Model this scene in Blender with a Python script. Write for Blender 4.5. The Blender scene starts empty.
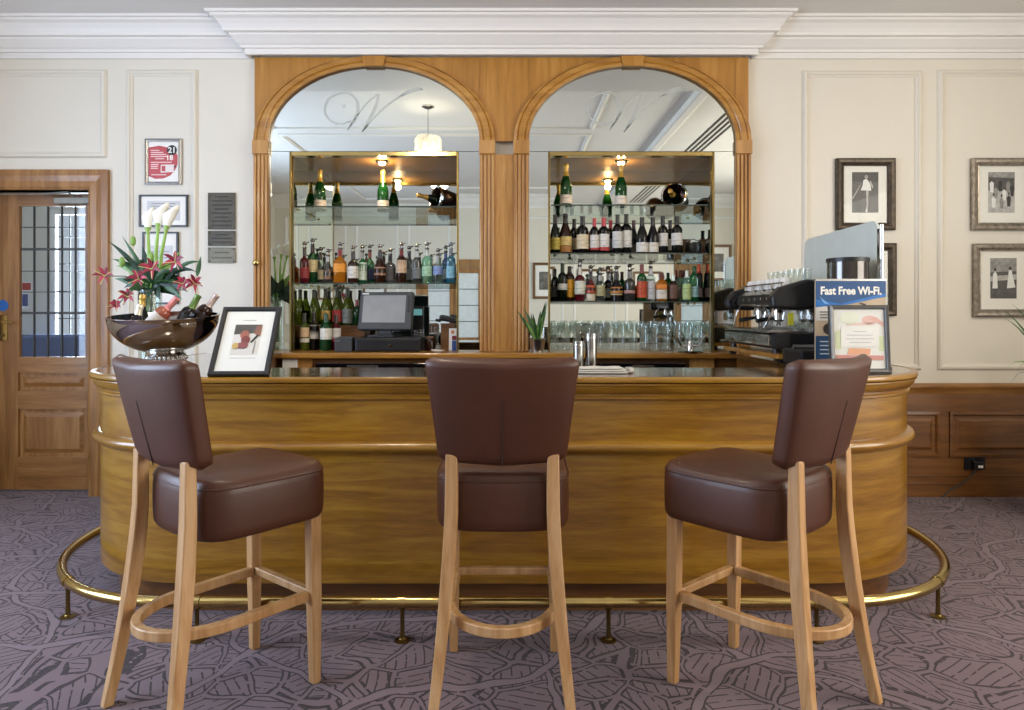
import bpy, bmesh, math, random
from mathutils import Matrix, Vector
random.seed(7)
R = math.radians
sc = bpy.context.scene
COL = sc.collection

# ------------------------------------------------------------------ camera
CAMH, FPX, HOR = 1.345, 1024 * 24 / 36, 312
cam_d = bpy.data.cameras.new('camera'); cam = bpy.data.objects.new('camera', cam_d); COL.objects.link(cam)
cam.location = (0, 0, CAMH); cam.rotation_euler = (R(90), 0, 0)
cam_d.sensor_width = 36; cam_d.lens = 24; cam_d.shift_y = -(355 - HOR) / 1024; cam_d.clip_start = 0.05
sc.camera = cam
# ------------------------------------------------------------------ world, light, exposure
w = bpy.data.worlds.new('world'); sc.world = w; w.use_nodes = True
w.node_tree.nodes['Background'].inputs[0].default_value = (0.75, 0.85, 1, 1)
w.node_tree.nodes['Background'].inputs[1].default_value = 0.6
def area(name, loc, target, sx, sy, power, color):
    l = bpy.data.lights.new(name, 'AREA'); l.shape = 'RECTANGLE'; l.size = sx; l.size_y = sy; l.energy = power; l.color = color
    o = bpy.data.objects.new(name, l); COL.objects.link(o); o.location = loc
    o.rotation_euler = (Vector(target) - Vector(loc)).to_track_quat('-Z', 'Y').to_euler()
    return o
area('daylight_left', (-4.72, 1.35, 1.75), (0, 1.35, 1.5), 3.3, 2.1, 300, (0.6, 0.74, 1.0))       # outside the left windows
area('daylight_right', (4.72, 0.4, 1.8), (0, 0.4, 1.5), 4.2, 2.2, 240, (1.0, 0.92, 0.82))          # outside the right windows
area('daylight_hall', (-4.77, 8.3, 1.75), (-4.77, 5, 1.5), 1.3, 1.6, 150, (0.7, 0.84, 1.0))            # outside the hall window
sc.view_settings.view_transform = 'Standard'; sc.view_settings.look = 'None'
sc.view_settings.exposure = -0.05; sc.view_settings.gamma = 1; sc.view_settings.use_curve_mapping = False
sc.cycles.max_bounces = 14; sc.cycles.transparent_max_bounces = 24; sc.cycles.glossy_bounces = 8
sc.cycles.caustics_reflective = False; sc.cycles.caustics_refractive = False
sc.cycles.sample_clamp_indirect = 4

def wx(px, Y): return (px - 512) * Y / FPX
def wz(py, Y): return CAMH + (HOR - py) * Y / FPX

# ------------------------------------------------------------------ materials
def lin(c):
    if isinstance(c, str):
        c = c.lstrip('#'); c = [int(c[i:i+2], 16) / 255 for i in (0, 2, 4)]
    return tuple((v / 12.92 if v <= 0.04045 else ((v + 0.055) / 1.055) ** 2.4) for v in c) + (1,)
MATS = {}
def nodes(name):
    m = bpy.data.materials.new(name); m.use_nodes = True
    nt = m.node_tree; return m, nt, nt.nodes['Principled BSDF'], nt.nodes.new, nt.links.new
def pm(name, col, rough=0.5, metal=0.0, coat=0.0, var=0.06, scale=12, bump=0.0, trans=0, emit=None, estr=0, spec=None, bscale=None):
    if name in MATS: return MATS[name]
    m, nt, b, N, L = nodes(name)
    c = lin(col)
    tc = N('ShaderNodeTexCoord'); no = N('ShaderNodeTexNoise'); no.inputs['Scale'].default_value = scale; no.inputs['Detail'].default_value = 4
    L(tc.outputs['Object'], no.inputs['Vector'])
    rp = N('ShaderNodeValToRGB'); rp.color_ramp.elements[0].position = 0.3; rp.color_ramp.elements[1].position = 0.7
    rp.color_ramp.elements[0].color = tuple(v * (1 - var) for v in c[:3]) + (1,)
    rp.color_ramp.elements[1].color = tuple(min(1, v * (1 + var)) for v in c[:3]) + (1,)
    L(no.outputs['Fac'], rp.inputs['Fac']); L(rp.outputs['Color'], b.inputs['Base Color'])
    b.inputs['Roughness'].default_value = rough; b.inputs['Metallic'].default_value = metal
    b.inputs['Coat Weight'].default_value = coat; b.inputs['Coat Roughness'].default_value = 0.12
    b.inputs['Transmission Weight'].default_value = trans
    if spec is not None: b.inputs['Specular IOR Level'].default_value = spec
    if emit: b.inputs['Emission Color'].default_value = lin(emit); b.inputs['Emission Strength'].default_value = estr
    if bump:
        n2 = N('ShaderNodeTexNoise'); n2.inputs['Scale'].default_value = bscale or scale * 8; n2.inputs['Detail'].default_value = 3
        L(tc.outputs['Object'], n2.inputs['Vector'])
        bp = N('ShaderNodeBump'); bp.inputs['Strength'].default_value = bump; bp.inputs['Distance'].default_value = 0.01
        L(n2.outputs['Fac'], bp.inputs['Height']); L(bp.outputs['Normal'], b.inputs['Normal'])
    MATS[name] = m; return m
def wood(name, dark, mid, light, axis='x', rough=0.35, coat=0.3, fine=1.0):
    """grain runs along `axis` of the object"""
    m, nt, b, N, L = nodes(name)
    tc = N('ShaderNodeTexCoord'); mp = N('ShaderNodeMapping'); L(tc.outputs['Object'], mp.inputs['Vector'])
    s = {'x': (1.1, 14, 14), 'y': (14, 1.1, 14), 'z': (14, 14, 1.1), 'xy': (1.3, 1.3, 16)}[axis]
    mp.inputs['Scale'].default_value = tuple(v * fine for v in s)
    n1 = N('ShaderNodeTexNoise'); n1.inputs['Scale'].default_value = 1.0; n1.inputs['Detail'].default_value = 6; n1.inputs['Distortion'].default_value = 0.9
    n2 = N('ShaderNodeTexNoise'); n2.inputs['Scale'].default_value = 7.0; n2.inputs['Detail'].default_value = 3
    n3 = N('ShaderNodeTexNoise'); n3.inputs['Scale'].default_value = 1.3; n3.inputs['Detail'].default_value = 2
    L(mp.outputs['Vector'], n1.inputs['Vector']); L(mp.outputs['Vector'], n2.inputs['Vector']); L(tc.outputs['Object'], n3.inputs['Vector'])
    a1 = N('ShaderNodeMath'); a1.operation = 'MULTIPLY_ADD'; a1.inputs[1].default_value = 0.35
    L(n2.outputs['Fac'], a1.inputs[0]); L(n1.outputs['Fac'], a1.inputs[2])
    a2 = N('ShaderNodeMath'); a2.operation = 'MULTIPLY_ADD'; a2.inputs[1].default_value = 0.3
    L(n3.outputs['Fac'], a2.inputs[0]); L(a1.outputs[0], a2.inputs[2])
    rp = N('ShaderNodeValToRGB'); e = rp.color_ramp.elements
    e[0].position = 0.62; e[0].color = lin(dark); e[1].position = 1.05; e[1].color = lin(light)
    k = e.new(0.83); k.color = lin(mid)
    L(a2.outputs[0], rp.inputs['Fac']); L(rp.outputs['Color'], b.inputs['Base Color'])
    b.inputs['Roughness'].default_value = rough; b.inputs['Coat Weight'].default_value = coat; b.inputs['Coat Roughness'].default_value = 0.15
    bp = N('ShaderNodeBump'); bp.inputs['Strength'].default_value = 0.06; bp.inputs['Distance'].default_value = 0.004
    L(a1.outputs[0], bp.inputs['Height']); L(bp.outputs['Normal'], b.inputs['Normal'])
    MATS[name] = m; return m
def glassy(name, col, refl=0.06, rough=0.0, body=0.0, bodycol=None):
    """thin tinted glass: transparent + glossy by Fresnel, with an optional diffuse body"""
    m, nt, b, N, L = nodes(name); nt.nodes.remove(b)
    out = nt.nodes['Material Output']
    tr = N('ShaderNodeBsdfTransparent'); tr.inputs[0].default_value = lin(col)
    gl = N('ShaderNodeBsdfGlossy'); gl.inputs['Roughness'].default_value = rough
    fr = N('ShaderNodeLayerWeight'); fr.inputs['Blend'].default_value = 0.5
    pw = N('ShaderNodeMath'); pw.operation = 'POWER'; pw.inputs[1].default_value = 4; L(fr.outputs['Facing'], pw.inputs[0])
    ad = N('ShaderNodeMath'); ad.operation = 'MULTIPLY_ADD'; ad.use_clamp = True; ad.inputs[1].default_value = 0.6; ad.inputs[2].default_value = refl; L(pw.outputs[0], ad.inputs[0])
    src = tr
    if body:
        df = N('ShaderNodeBsdfDiffuse'); df.inputs[0].default_value = lin(bodycol or col)
        mx = N('ShaderNodeMixShader'); mx.inputs[0].default_value = body; L(tr.outputs[0], mx.inputs[1]); L(df.outputs[0], mx.inputs[2]); src = mx
    m2 = N('ShaderNodeMixShader'); L(ad.outputs[0], m2.inputs[0]); L(src.outputs[0], m2.inputs[1]); L(gl.outputs[0], m2.inputs[2])
    L(m2.outputs[0], out.inputs['Surface']); MATS[name] = m; return m
def carpet_mat():
    m, nt, b, N, L = nodes('carpet')
    tc = N('ShaderNodeTexCoord')
    def noise(scale, det=2, dist=0, vec=None):
        n = N('ShaderNodeTexNoise'); n.inputs['Scale'].default_value = scale; n.inputs['Detail'].default_value = det; n.inputs['Distortion'].default_value = dist
        L(vec or tc.outputs['Object'], n.inputs['Vector']); return n
    def math_(op, a, bb=None, c=None, clamp=False):
        n = N('ShaderNodeMath'); n.operation = op; n.use_clamp = clamp
        for i, v in enumerate((a, bb, c)):
            if v is None: continue
            if isinstance(v, (int, float)): n.inputs[i].default_value = v
            else: L(v, n.inputs[i])
        return n.outputs[0]
    def vm(op, a, bb=None, sc_=None):
        n = N('ShaderNodeVectorMath'); n.operation = op
        for i, v in enumerate((a, bb)):
            if v is None: continue
            if isinstance(v, tuple): n.inputs[i].default_value = v
            else: L(v, n.inputs[i])
        if sc_ is not None: n.inputs['Scale'].default_value = sc_
        return n
    flat = vm('MULTIPLY', tc.outputs['Object'], (1, 1, 0)).outputs[0]
    nz_ = noise(3.2, 1, 0, flat)
    warp = vm('ADD', flat, vm('SCALE', vm('SUBTRACT', nz_.outputs['Color'], (.5, .5, .5)).outputs[0], None, 0.11).outputs[0]).outputs[0]
    nz2 = noise(9.0, 0, 0, flat)
    warp = vm('ADD', warp, vm('SCALE', vm('SUBTRACT', nz2.outputs['Color'], (.5, .5, .5)).outputs[0], None, 0.045).outputs[0]).outputs[0]
    warp = vm('MULTIPLY', warp, (1, 1, 0)).outputs[0]
    # branching ribbons of even width between leaf-shaped cells
    vo = N('ShaderNodeTexVoronoi'); vo.feature = 'DISTANCE_TO_EDGE'; vo.inputs['Scale'].default_value = 5.8; L(warp, vo.inputs['Vector'])
    vc = N('ShaderNodeTexVoronoi'); vc.feature = 'F1'; vc.inputs['Scale'].default_value = 5.8; L(warp, vc.inputs['Vector'])
    d1 = math_('DIVIDE', vo.outputs['Distance'], 5.8)
    # long winding ribbons laid over them
    def vine(ang, off, per):
        mp = N('ShaderNodeMapping'); mp.inputs['Rotation'].default_value = (0, 0, ang); mp.inputs['Location'].default_value = (off, off, 0); L(warp, mp.inputs['Vector'])
        sx = N('ShaderNodeSeparateXYZ'); L(mp.outputs['Vector'], sx.inputs[0])
        wv = math_('MULTIPLY', math_('SINE', math_('MULTIPLY', sx.outputs['Y'], 5.2)), 0.1)
        f = math_('FRACT', math_('DIVIDE', math_('ADD', sx.outputs['X'], wv), per))
        return math_('MULTIPLY', math_('ABSOLUTE', math_('SUBTRACT', f, 0.5)), per)
    d2 = vine(0.95, 0.1, 0.62); d3 = vine(-0.6, 0.35, 0.8)
    lw, rw = 0.0038, 0.017
    def line(d, r): return math_('LESS_THAN', math_('ABSOLUTE', math_('SUBTRACT', d, r)), lw)
    def inv(a): return math_('SUBTRACT', 1.0, a)
    in2 = math_('LESS_THAN', d2, rw*1.25); in3 = math_('MULTIPLY', math_('LESS_THAN', d3, rw), inv(in2)); in1v = math_('MULTIPLY', math_('MULTIPLY', math_('LESS_THAN', d1, rw*.62), inv(in2)), inv(in3))
    free = math_('MULTIPLY', math_('MULTIPLY', inv(in2), inv(in3)), inv(in1v))
    l1 = math_('MULTIPLY', line(d1, rw*.62), math_('MULTIPLY', inv(in2), inv(in3))); l3 = math_('MULTIPLY', line(d3, rw), inv(in2)); l2 = line(d2, rw*1.25)
    sc_ = N('ShaderNodeSeparateColor'); L(vc.outputs['Color'], sc_.inputs[0])
    an = math_('MULTIPLY', sc_.outputs[0], 6.283)
    sw = N('ShaderNodeSeparateXYZ'); L(flat, sw.inputs[0]); cv = noise(5.0, 0, 0, flat)
    rot = math_('ADD', math_('MULTIPLY', sw.outputs['X'], math_('COSINE', an)), math_('MULTIPLY', sw.outputs['Y'], math_('SINE', an)))
    hat = math_('FRACT', math_('DIVIDE', math_('ADD', rot, math_('MULTIPLY', cv.outputs['Fac'], 0.03)), 0.037))
    hat = math_('MULTIPLY', math_('LESS_THAN', hat, 0.17), free)
    brk = noise(26, 1, 0, flat); hat = math_('MULTIPLY', hat, math_('GREATER_THAN', brk.outputs['Fac'], 0.42))
    l123 = math_('MULTIPLY', math_('MAXIMUM', l1, math_('MAXIMUM', l2, l3)), math_('GREATER_THAN', brk.outputs['Fac'], 0.36))
    dark = math_('MAXIMUM', l123, hat)
    in1 = math_('MAXIMUM', in2, in3)
    wobble = noise(60, 2)
    dark = math_('MULTIPLY', dark, math_('MULTIPLY_ADD', wobble.outputs['Fac'], 0.7, 0.62), clamp=True)
    big = noise(0.8, 2); fine = noise(220, 2)
    base = N('ShaderNodeMix'); base.data_type = 'RGBA'; base.inputs[6].default_value = lin('#6b595f'); base.inputs[7].default_value = lin('#756369'); L(big.outputs['Fac'], base.inputs[0])
    pal = N('ShaderNodeMix'); pal.data_type = 'RGBA'; L(math_('MULTIPLY', in1, 0.75), pal.inputs[0]); L(base.outputs[2], pal.inputs[6]); pal.inputs[7].default_value = lin('#79686f')
    mx = N('ShaderNodeMix'); mx.data_type = 'RGBA'; L(dark, mx.inputs[0]); L(pal.outputs[2], mx.inputs[6]); mx.inputs[7].default_value = lin('#2a1d1f')
    L(mx.outputs[2], b.inputs['Base Color']); b.inputs['Roughness'].default_value = 0.95; b.inputs['Specular IOR Level'].default_value = 0.1
    b.inputs['Sheen Weight'].default_value = 0.2
    bp = N('ShaderNodeBump'); bp.inputs['Strength'].default_value = 0.35; bp.inputs['Distance'].default_value = 0.004
    L(math_('SUBTRACT', fine.outputs['Fac'], math_('MULTIPLY', dark, 0.5)), bp.inputs['Height']); L(bp.outputs['Normal'], b.inputs['Normal'])
    MATS['carpet'] = m; return m

CARPET = carpet_mat()
WALL = pm('wall_paint', '#dcd7ca', 0.6, var=0.012, scale=2.5, bump=0.03, bscale=120)
TRIMW = pm('white_trim', '#e8e6e2', 0.45, var=0.01, scale=3)
CEIL = pm('ceiling_paint', '#e2e0dd', 0.7, var=0.01, scale=2)
OAK = wood('golden_oak', '#754d12', '#8c6118', '#9c7324', 'xy', 0.28, 0.5, 1.5)
OAKX = wood('golden_oak_long', '#8f6022', '#a9762e', '#b8883e', 'x', 0.3, 0.4)
OAKZ = wood('oak_upright', '#9a6a30', '#b28142', '#bf9154', 'z', 0.35, 0.3)
OAKP = wood('oak_spandrel', '#9c6a28', '#ac7830', '#b8863e', 'z', 0.36, 0.25, 0.9)
OAKD = wood('oak_dado', '#583615', '#70471d', '#815528', 'x', 0.38, 0.3)
DOORW = wood('oak_door', '#7a5020', '#946632', '#a67944', 'z', 0.4, 0.2)
DOORX = wood('oak_door_rail', '#7a5020', '#946632', '#a67944', 'x', 0.4, 0.2)
TOPW = wood('polished_top', '#4a3118', '#5d401f', '#6e4e29', 'xy', 0.08, 0.9)
BEECH = wood('beech', '#a87c4c', '#bb905f', '#c8a174', 'z', 0.42, 0.15, 1.6)
LEATHER = pm('brown_leather', '#4a2613', 0.45, coat=0.12, var=0.09, scale=6, bump=0.12, bscale=260)
SEAM = pm('leather_seam', '#24140f', 0.6)
BRASS = pm('brass', '#c6ad6e', 0.16, 1.0, var=0.08, scale=9)
BRASSD = pm('aged_brass', '#7d6a3c', 0.32, 1.0, var=0.12)
CHROME = pm('chrome', '#d4d4d2', 0.1, 1.0, var=0.03)
STEEL = pm('brushed_steel', '#b9b9b6', 0.26, 1.0, var=0.05)
DSTEEL = pm('dark_mirror_steel', '#bdb9b6', 0.09, 1.0, var=0.05)
MIRROR = pm('mirror', '#e4ebe6', 0.0, 1.0, var=0.0)
BRONZE = pm('bronze_soffit', '#8f6834', 0.3, 0.35, var=0.08)
BLACK = pm('black_plastic', '#17171a', 0.4, var=0.1)
DGREY = pm('dark_grey_plastic', '#3a3b3e', 0.45, var=0.05)
WHITE = pm('white_paper', '#eeece6', 0.6, var=0.01)
CHINA = pm('white_china', '#eceae5', 0.18, coat=0.4, var=0.01)
GLASS = glassy('clear_glass', '#fdfefe', 0.03)
SHELFG = glassy('shelf_glass', '#eef6f2', 0.05)
GLASSW = glassy('glassware', '#fcfefd', 0.045, body=0.035, bodycol='#eef4f1')
PGLASS = glassy('picture_glass', '#fdfefe', 0.008)
EDGEG = glassy('shelf_glass_edge', '#5c7a6c', 0.1, body=0.5, bodycol='#3c5247')
FROST = pm('frosted_glass', '#dde7e1', 0.45, trans=0.1, var=0.03)
LEAF = pm('leaf_green', '#2f5a2a', 0.45, var=0.25, scale=20)
LEAFD = pm('leaf_dark', '#17351f', 0.45, var=0.25, scale=20)
LEAFL = pm('leaf_light', '#7fa352', 0.5, var=0.15, scale=20)

# ------------------------------------------------------------------ geometry helpers
WM = {}
class G:
    def __init__(s): s.v = []; s.f = []
    def add(s, vs, fs):
        k = len(s.v); s.v += [tuple(p) for p in vs]; s.f += [tuple(i + k for i in f) for f in fs]; return s
    def box(s, x0, x1, y0, y1, z0, z1):
        return s.add([(x0,y0,z0),(x1,y0,z0),(x1,y1,z0),(x0,y1,z0),(x0,y0,z1),(x1,y0,z1),(x1,y1,z1),(x0,y1,z1)],
                     [(0,3,2,1),(4,5,6,7),(0,1,5,4),(1,2,6,5),(2,3,7,6),(3,0,4,7)])
    def loft(s, rings, caps=True, closed=True):
        n = len(rings[0]); vs = [p for r in rings for p in r]; fs = []
        for k in range(len(rings) - 1):
            for i in range(n if closed else n - 1):
                j = (i + 1) % n; fs.append((k*n+i, k*n+j, (k+1)*n+j, (k+1)*n+i))
        if caps: fs.append(tuple(range(n))[::-1]); fs.append(tuple((len(rings)-1)*n + i for i in range(n)))
        return s.add(vs, fs)
    def lathe(s, prof, n=24, c=(0,0,0), caps=True):
        rings = [[(c[0]+r*math.cos(2*math.pi*i/n), c[1]+r*math.sin(2*math.pi*i/n), c[2]+z) for i in range(n)] for r, z in prof]
        return s.loft(rings, caps)
    def tube(s, pts, r, n=10, caps=True):
        pts = [Vector(p) for p in pts]; rs = r if isinstance(r, (list, tuple)) else [r]*len(pts); rings = []; up = None
        for i, p in enumerate(pts):
            t = (pts[min(i+1, len(pts)-1)] - pts[max(i-1, 0)]).normalized()
            if up is None: up = Vector((0,0,1)) if abs(t.z) < 0.9 else Vector((1,0,0))
            a = t.cross(up).normalized(); b = a.cross(t).normalized(); up = b
            rings.append([p + rs[i]*(a*math.cos(2*math.pi*k/n) + b*math.sin(2*math.pi*k/n)) for k in range(n)])
        return s.loft(rings, caps)
    def bar(s, pts, wd, th):
        """rectangular section swept through pts; widths may be lists"""
        pts = [Vector(p) for p in pts]; n = len(pts); rings = []
        ws = wd if isinstance(wd, (list, tuple)) else [wd]*n; ts = th if isinstance(th, (list, tuple)) else [th]*n
        for i, p in enumerate(pts):
            rings.append([p + Vector((sx*ws[i]/2, sy*ts[i]/2, 0)) for sx, sy in ((-1,-1),(1,-1),(1,1),(-1,1))])
        return s.loft(rings)
    def sweep(s, path, prof, closed_prof=True, loop=False):
        """path: xy polyline, prof: (offset to the right-hand side of travel, z)"""
        P = [Vector(p) for p in path]; n = len(P); offs = []
        for i in range(n):
            a = P[i] - P[i-1] if (i > 0 or loop) else None; b = P[(i+1) % n] - P[i] if (i < n-1 or loop) else None
            ns = [Vector((d.y, -d.x)).normalized() for d in (a, b) if d is not None]
            m = ns[0] if len(ns) == 1 else (ns[0] + ns[1]) / (1 + ns[0].dot(ns[1]))
            offs.append(m)
        rings = [[(P[i].x + offs[i].x*o, P[i].y + offs[i].y*o, z) for o, z in prof] for i in range(n)]
        if loop: rings.append(rings[0])
        return s.loft(rings, caps=not loop, closed=closed_prof)
    def extr(s, poly, y0, y1):
        """polygon in xz extruded in y"""
        return s.loft([[(x, y0, z) for x, z in poly], [(x, y1, z) for x, z in poly]])
    def ext(s, poly, z0, z1):
        return s.loft([[(x, y, z0) for x, y in poly], [(x, y, z1) for x, y in poly]])
    def sphere(s, c, r, n=12, m=8, sq=(1,1,1)):
        rings = [[(c[0]+sq[0]*r*math.sin(math.pi*k/m)*math.cos(2*math.pi*i/n), c[1]+sq[1]*r*math.sin(math.pi*k/m)*math.sin(2*math.pi*i/n), c[2]-sq[2]*r*math.cos(math.pi*k/m)) for i in range(n)] for k in range(m+1)]
        return s.loft(rings, False)
    def frame(s, x0, x1, z0, z1, w_, y0, y1, prof=None):
        """picture frame in the xz plane facing -y"""
        def ring(o, y): return [(x0+o, y, z0+o), (x1-o, y, z0+o), (x1-o, y, z1-o), (x0+o, y, z1-o)]
        prof = prof or [(0, y1), (0, y0), (w_, y0), (w_, y1)]
        rr = [ring(o, y) for o, y in prof]; rr.append(rr[0])
        return s.loft(rr, False)
    def xf(s, M): s.v = [tuple(M @ Vector(p)) for p in s.v]; return s
    def obj(s, name, mat, parent=None, smooth=False, bevel=0, world=False, seg=2, label=None, ang=40, kind=None):
        vs = s.v; o_mat = Matrix()
        if parent is not None:
            if world:
                inv = WM[parent].inverted(); vs = [tuple(inv @ Vector(p)) for p in vs]
        else:
            xs = [p[0] for p in vs]; ys = [p[1] for p in vs]; zs = [p[2] for p in vs]
            o_mat = Matrix.Translation(((min(xs)+max(xs))/2, (min(ys)+max(ys))/2, min(zs)))
            inv = o_mat.inverted(); vs = [tuple(inv @ Vector(p)) for p in vs]
        me = bpy.data.meshes.new(name); me.from_pydata(vs, [], s.f); me.validate()
        bm = bmesh.new(); bm.from_mesh(me); bmesh.ops.recalc_face_normals(bm, faces=bm.faces); bm.to_mesh(me); bm.free()
        me.materials.append(mat)
        if smooth:
            me.polygons.foreach_set('use_smooth', [True]*len(me.polygons)); me.set_sharp_from_angle(angle=R(ang))
        o = bpy.data.objects.new(name, me); COL.objects.link(o)
        if parent is not None: o.parent = parent; WM[o] = WM[parent]
        else: o.matrix_basis = o_mat; WM[o] = o_mat
        if bevel:
            b = o.modifiers.new('bevel', 'BEVEL'); b.width = bevel; b.segments = seg; b.limit_method = 'ANGLE'; b.angle_limit = R(35)
        if label: o['label'] = label
        if kind: o['kind'] = kind
        return o
def tag(o, label, cat, group=None):
    o['label'] = label; o['category'] = cat
    if group: o['group'] = group
    return o
def thing(name, label, cat, loc=(0,0,0), rot=(0,0,0), group=None):
    o = bpy.data.objects.new(name, None); COL.objects.link(o); o.location = loc; o.rotation_euler = rot; o.empty_display_size = 0.1
    from mathutils import Euler
    WM[o] = Matrix.Translation(loc) @ Euler(rot).to_matrix().to_4x4()
    return tag(o, label, cat, group)
def struct(o): o['kind'] = 'structure'; return o
def text(name, s_, size, mat, parent, x, y, z, bold=0.0, align='LEFT', sx=1.0):
    cu = bpy.data.curves.new(name, 'FONT'); cu.body = s_; cu.size = size; cu.extrude = 0.0006; cu.offset = bold; cu.align_x = align; cu.resolution_u = 3
    t = bpy.data.objects.new(name, cu); COL.objects.link(t)
    dg = bpy.context.evaluated_depsgraph_get(); dg.update()
    me = bpy.data.meshes.new_from_object(t.evaluated_get(dg)); bpy.data.objects.remove(t); bpy.data.curves.remove(cu)
    M = Matrix.Translation((x, y, z)) @ Matrix.Rotation(R(90), 4, 'X') @ Matrix.Diagonal((sx, 1, 1, 1)); me.transform(M)
    me.materials.clear(); me.materials.append(mat); me.name = name
    o = bpy.data.objects.new(name, me); COL.objects.link(o); o.parent = parent; WM[o] = WM[parent]
    return o
def arc(cx, cy, r, a0, a1, n): return [(cx + r*math.cos(R(a0+(a1-a0)*i/n)), cy + r*math.sin(R(a0+(a1-a0)*i/n))) for i in range(n+1)]

# ================================================================== ROOM
YW = 5.0; XL, XR, YF, ZC, ZM = -4.6, 4.6, -3.3, 3.44, 3.6
DX0, DX1, DZ = -3.92, -3.09, 2.238          # doorway
CABL, CABR, CABZ, CABD = (-1.603, -0.403), (0.278, 1.457), 2.494, 5.56
struct(G().box(-7, XR+.2, YF-.2, 9.2, -.1, 0).obj('floor', CARPET))
g = G().box(XL-.2, DX0, YW, YW+.1, 0, 3.6).box(DX0, DX1, YW, YW+.1, DZ, 3.6).box(DX1, -1.86, YW, YW+.1, 0, 3.6).box(1.71, XR+.2, YW, YW+.1, 0, 3.6)
g.box(-1.86, 1.71, YW+.02, YW+.1, CABZ+.03, 3.6).box(-1.86, CABL[0]-.02, YW+.02, YW+.1, 0, CABZ+.03).box(CABL[1]+.02, CABR[0]-.02, YW+.02, YW+.1, 0, CABZ+.03).box(CABR[1]+.02, 1.71, YW+.02, YW+.1, 0, CABZ+.03)
wall_back = struct(g.obj('wall_back', WALL))
g = G().box(XL-.2, XL, YF-.2, -.35, 0, 3.7).box(XL-.2, XL, 3.05, YW, 0, 3.7).box(XL-.2, XL, -.35, 3.05, 0, .7).box(XL-.2, XL, -.35, 3.05, 2.85, 3.7)
wall_left = struct(g.obj('wall_left', WALL))
g = G().box(XR, XR+.2, YF-.2, -1.7, 0, 3.7).box(XR, XR+.2, 2.5, YW, 0, 3.7).box(XR, XR+.2, -1.7, 2.5, 0, .7).box(XR, XR+.2, -1.7, 2.5, 2.9, 3.7)
wall_right = struct(g.obj('wall_right', WALL))
g = G().box(XL-.2, XR+.2, YF-.2, YF, 0, 3.7)
wall_front = struct(g.obj('wall_front', WALL))
# ceiling: a lower band over the bar, the main ceiling further out
g = G().box(XL-.2, XR+.2, 3.45, YW+.1, ZC, ZM+.15).box(XL-.2, XR+.2, YF-.2, 3.45, ZM, ZM+.15)
ceiling = struct(g.obj('ceiling', CEIL))
g = G()
def mould_rect(g, x0, x1, y0, y1, z, w_=.06, h=.03):
    pts = [(x0,y0),(x1,y0),(x1,y1),(x0,y1)]
    g.sweep(pts, [(0,z),(0,z-h*.6),(w_*.4,z-h),(w_,z-h*.5),(w_,z)], loop=True)
mould_rect(g, -2.9, .95, -2.4, 1.25, ZM); mould_rect(g, -2.9, .95, 1.6, 3.1, ZM)
g.obj('ceiling_moulding', TRIMW, ceiling, world=True)
g = G().box(1.85, 1.97, YF, 3.45, ZM-.09, ZM).box(1.97, 3.0, YF, 3.45, ZM-.05, ZM)
beam = struct(g.obj('trim_1', CEIL, bevel=.02))
for i in range(4): G().box(2.36+.07*i, 2.39+.07*i, -2.6, 3.2, ZM-.055, ZM-.048).obj('vent_slot', BLACK, beam, world=True)
# cornice
CPROF = [(0,3.195),(.02,3.195),(.02,3.235),(.042,3.235),(.045,3.25),(.06,3.262),(.08,3.285),(.1,3.306),(.1,3.318),(.13,3.322),(.133,3.34),(.148,3.365),(.17,3.392),(.195,3.405),(.195,3.42),(.22,3.42),(.22,3.439),(0,3.439)]
struct(G().sweep([(XL, YW), (-1.9, YW), (-1.9, 4.92), (1.75, 4.92), (1.75, YW), (XR, YW)], CPROF).obj('trim_2', TRIMW))
CP2 = [(o, z + ZM - ZC) for o, z in CPROF]
struct(G().sweep([(XR, YF), (XL, YF)], CP2).obj('trim_3', TRIMW))
# wall panel mouldings (applied frames)
def wall_panel(x0, x1, z0, z1, name='panel_moulding', par=None):
    par = par or wall_back
    prof = [(0, YW), (0, YW-.006), (.012, YW-.02), (.026, YW-.022), (.034, YW-.012), (.046, YW-.006), (.046, YW)]
    G().frame(x0, x1, z0, z1, 0, 0, 0, prof).obj(name, WALL, par, world=True)
wall_panel(-4.45, wx(107, YW), wz(158, YW), wz(70, YW)); wall_panel(wx(127, YW), wx(198, YW), .98, wz(70, YW))
wall_panel(wx(802, YW), wx(921, YW), .92, wz(71, YW)); wall_panel(wx(937, YW), 4.45, .92, wz(70, YW))
def far_panel(x0, x1, z0, z1):
    prof = [(0, YF), (0, YF+.006), (.014, YF+.022), (.04, YF+.012), (.05, YF)]
    G().frame(x0, x1, z0, z1, 0, 0, 0, prof).obj('panel_moulding', TRIMW, wall_front, world=True)
for x0 in (-4.4, -3.3, -2.2, .2, 1.3, 2.4, 3.5): far_panel(x0, x0+.9, 1.1, 3.2)
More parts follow.
